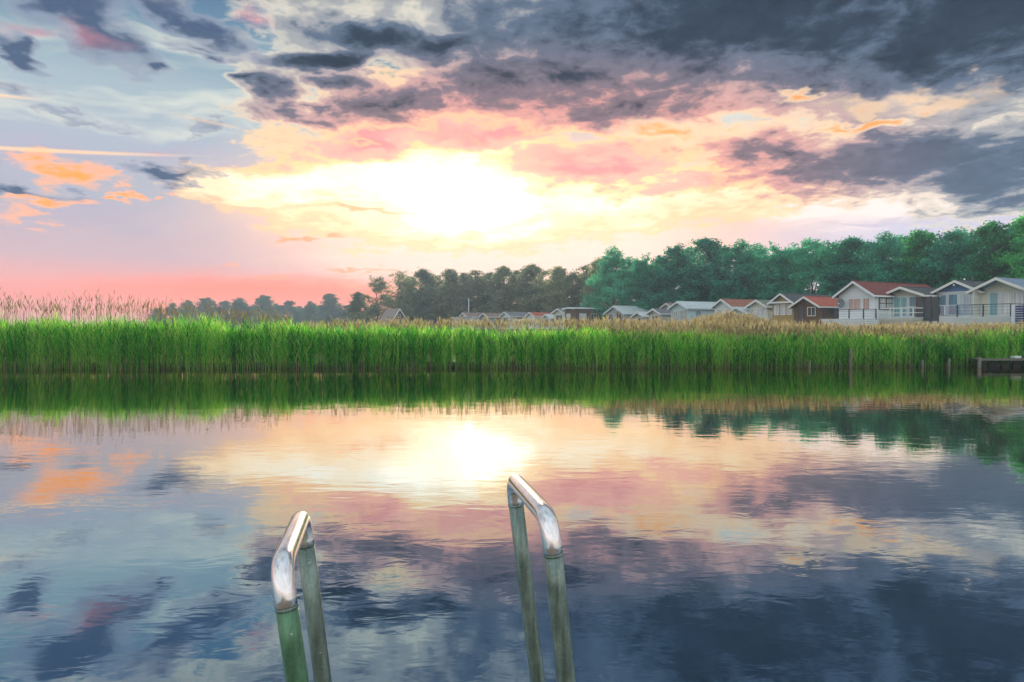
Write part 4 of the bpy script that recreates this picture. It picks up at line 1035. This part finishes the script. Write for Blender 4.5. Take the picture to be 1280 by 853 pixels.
def algae_steel(name, tone, amount):
    """steel under a film of green growth with streaks and lime spots"""
    m, nt, g, out = new_mat(name)
    tc = nt.nodes.new('ShaderNodeTexCoord'); O = tc.outputs['Object']
    st = g.noise(g.v('MULTIPLY', O, (60, 60, 5)), 1.0, 5, 0.65, dims='3D')
    pa = g.noise(O, 14.0, 5, 0.65, dims='3D'); fi = g.noise(O, 150.0, 4, 0.7, dims='3D')
    f = g.m('ADD', g.m('MULTIPLY', st, 0.5), g.m('ADD', g.m('MULTIPLY', pa, 0.3), g.m('MULTIPLY', fi, 0.2)))
    dk = tuple(c * 0.5 for c in tone); lt = tuple(min(1, c * 1.6 + 0.02) for c in tone)
    c = g.ramp(f, [(0.34, (*dk, 1)), (0.5, (*tone, 1)), (0.66, (*lt, 1))])
    c = g.mix(g.sm(g.noise(O, 90.0, 2, 0.5, dims='3D'), 0.70, 0.78), c, (0.42, 0.46, 0.42, 1))
    p = nt.nodes.new('ShaderNodeBsdfPrincipled'); g.put(p.inputs['Base Color'], c)
    g.put(p.inputs['Metallic'], g.m('MULTIPLY', g.sm(f, 0.75, 0.40), 1 - amount))
    g.put(p.inputs['Roughness'], g.m('ADD', 0.20, g.m('MULTIPLY', f, 0.25)))
    p.inputs['Specular IOR Level'].default_value = 0.6
    b = nt.nodes.new('ShaderNodeBump'); b.inputs['Strength'].default_value = 0.35; b.inputs['Distance'].default_value = 0.002
    g.put(b.inputs['Height'], f); nt.links.new(b.outputs[0], p.inputs['Normal'])
    nt.links.new(p.outputs[0], out.inputs['Surface'])
    return m

def make_ladder():
    ms = steel(); mf = algae_steel("algae_film", (0.17, 0.24, 0.21), 0.25); mgm = algae_steel("thick_algae", (0.08, 0.20, 0.11), 0.5)
    def pt(px, py, drop):
        d = drop * FPX / (py - HY)
        return at(px, py, d)
    # corner points of the two hoops (near, far) and how far the legs lean per metre down
    root = empty("swim_ladder", (-0.2, 1.5, 0.55))
    tag(root, "steel bathing ladder with two hooped handrails, legs green with algae, rising from the lake", "ladder")
    inv = Matrix.Translation(-root.location)
    rails = [(pt(349, 711, 0.42), pt(376, 645, 0.42), 0.14, 0.12, mgm, 0.55), (pt(687, 650, 0.385), pt(641, 599, 0.385), 0.103, 0.122, mf, 0.55)]
    rad = 0.0192
    feet = []
    for (n, f, ln, lf, mat_near, zdeck) in rails:
        nb = Vector((n.x + ln * (n.z - 0.56), n.y, 0.56)); fb = Vector((f.x + lf * (f.z + 0.9), f.y, -0.9))
        def rounded(p, a, b, r=0.055, k=8):
            """arc at corner p between directions to a and b"""
            da = (a - p).normalized(); db = (b - p).normalized()
            ang = da.angle(db); t = r / math.tan(ang / 2)
            s, e = p + da * t, p + db * t
            pts = []
            for i in range(k + 1):
                u = i / k
                q = (s * (1 - u) + p * u) * (1 - u) + (p * (1 - u) + e * u) * u
                pts.append(q)
            return pts
        cn = rounded(n, nb, f); cf = rounded(f, n, fb)
        dn = (nb - n).normalized(); dfv = (fb - f).normalized()
        path = [cn[0] + dn * 0.018] + cn + [(n * (1 - u) + f * u) for u in (0.4, 0.5, 0.6)] + cf + [cf[-1] + dfv * 0.012]
        hp = MB().tube([inv @ p for p in path], rad * 1.03, 28).build("handrail_hoop", ms, root)
        hp["label"] = "bright polished steel top of the handrail"
        j = cn[0] + dn * 0.018
        MB().tube([inv @ (j + dn * u) for u in (-0.003, -0.0015, 0.0015, 0.003)], [rad * 1.02, rad * 1.05, rad * 1.05, rad * 1.02], 28).build("weld_ring", mf, hp)
        j2 = cf[-1] + dfv * 0.012
        MB().tube([inv @ (j2 + dfv * u) for u in (-0.003, -0.0015, 0.0015, 0.003)], [rad * 1.02, rad * 1.05, rad * 1.05, rad * 1.02], 28).build("weld_ring", mf, hp)
        MB().tube([inv @ (j * (1 - u) + nb * u) for u in np.linspace(0, 1, 12)], rad, 28).build("leg", mat_near, root)["label"] = "leg of tube coated with green algae"
        MB().tube([inv @ (j2 * (1 - u) + fb * u) for u in np.linspace(0, 1, 16)], rad, 28).build("leg", mf, root)["label"] = "leg of tube coated with grey-green algae"
        MB().tube([inv @ (nb + Vector((0, 0, z))) for z in (-0.008, 0.008)], 0.05, 20).build("foot_plate", ms, root)
        feet.append((f, lf))
    for z in (0.32, 0.05, -0.22, -0.5):
        a, b = [Vector((f.x + lf * (f.z - z), f.y, z)) for f, lf in feet]
        MB().tube([inv @ a, inv @ b], 0.015, 14).build("rung", mf, root)
    # the jetty the ladder is bolted to
    mw = paint("jetty_wood", (0.20, 0.175, 0.145), 0.85, 0.35, 2.5, (1, 8, 8), bump=0.4)
    jt = empty("jetty", (0.1, -1.5, 0.0))
    tag(jt, "weathered plank jetty under the camera carrying the bathing ladder", "jetty")
    y = 1.62 - 0.14
    k = 0
    pm = MB().box(-1.35, 1.35, -0.066, 0.066, 0, 0.035).mesh("plank", mw)
    while y > -5:
        o = link(bpy.data.objects.new("plank", pm)); o.parent = jt; o.location = (0, y - (-1.5) - 0.25, 0.512); k += 1
        y -= 0.142
    for sx in (-1.0, 1.0): MB().box(sx - 0.05, sx + 0.05, -3.4, 2.75, 0.38, 0.51).build("beam", mw, jt)
    for sx in (-1.0, 1.0):
        for yy in (-3.2, -0.4, 2.45): MB().tube([(sx * 1.08, yy, -0.9), (sx * 1.08, yy, 0.5)], 0.075, 12).build("pile", mw, jt)
make_ladder()

# ------------------------------------------------------------------ evening haze
def make_haze():
    m, nt, g, out = new_mat("evening_air")
    pv = nt.nodes.new('ShaderNodeVolumePrincipled')
    pv.inputs['Color'].default_value = (0.60, 0.80, 1.0, 1)
    pv.inputs['Density'].default_value = 0.0007
    pv.inputs['Anisotropy'].default_value = 0.2
    nt.links.new(pv.outputs[0], out.inputs['Volume'])
    o = MB().box(-500, 500, -75, 500, -1.6, 21.0).build("haze", m)
    tag(o, "thin evening haze in the air over lake and meadow", "haze", kind="stuff")
make_haze()
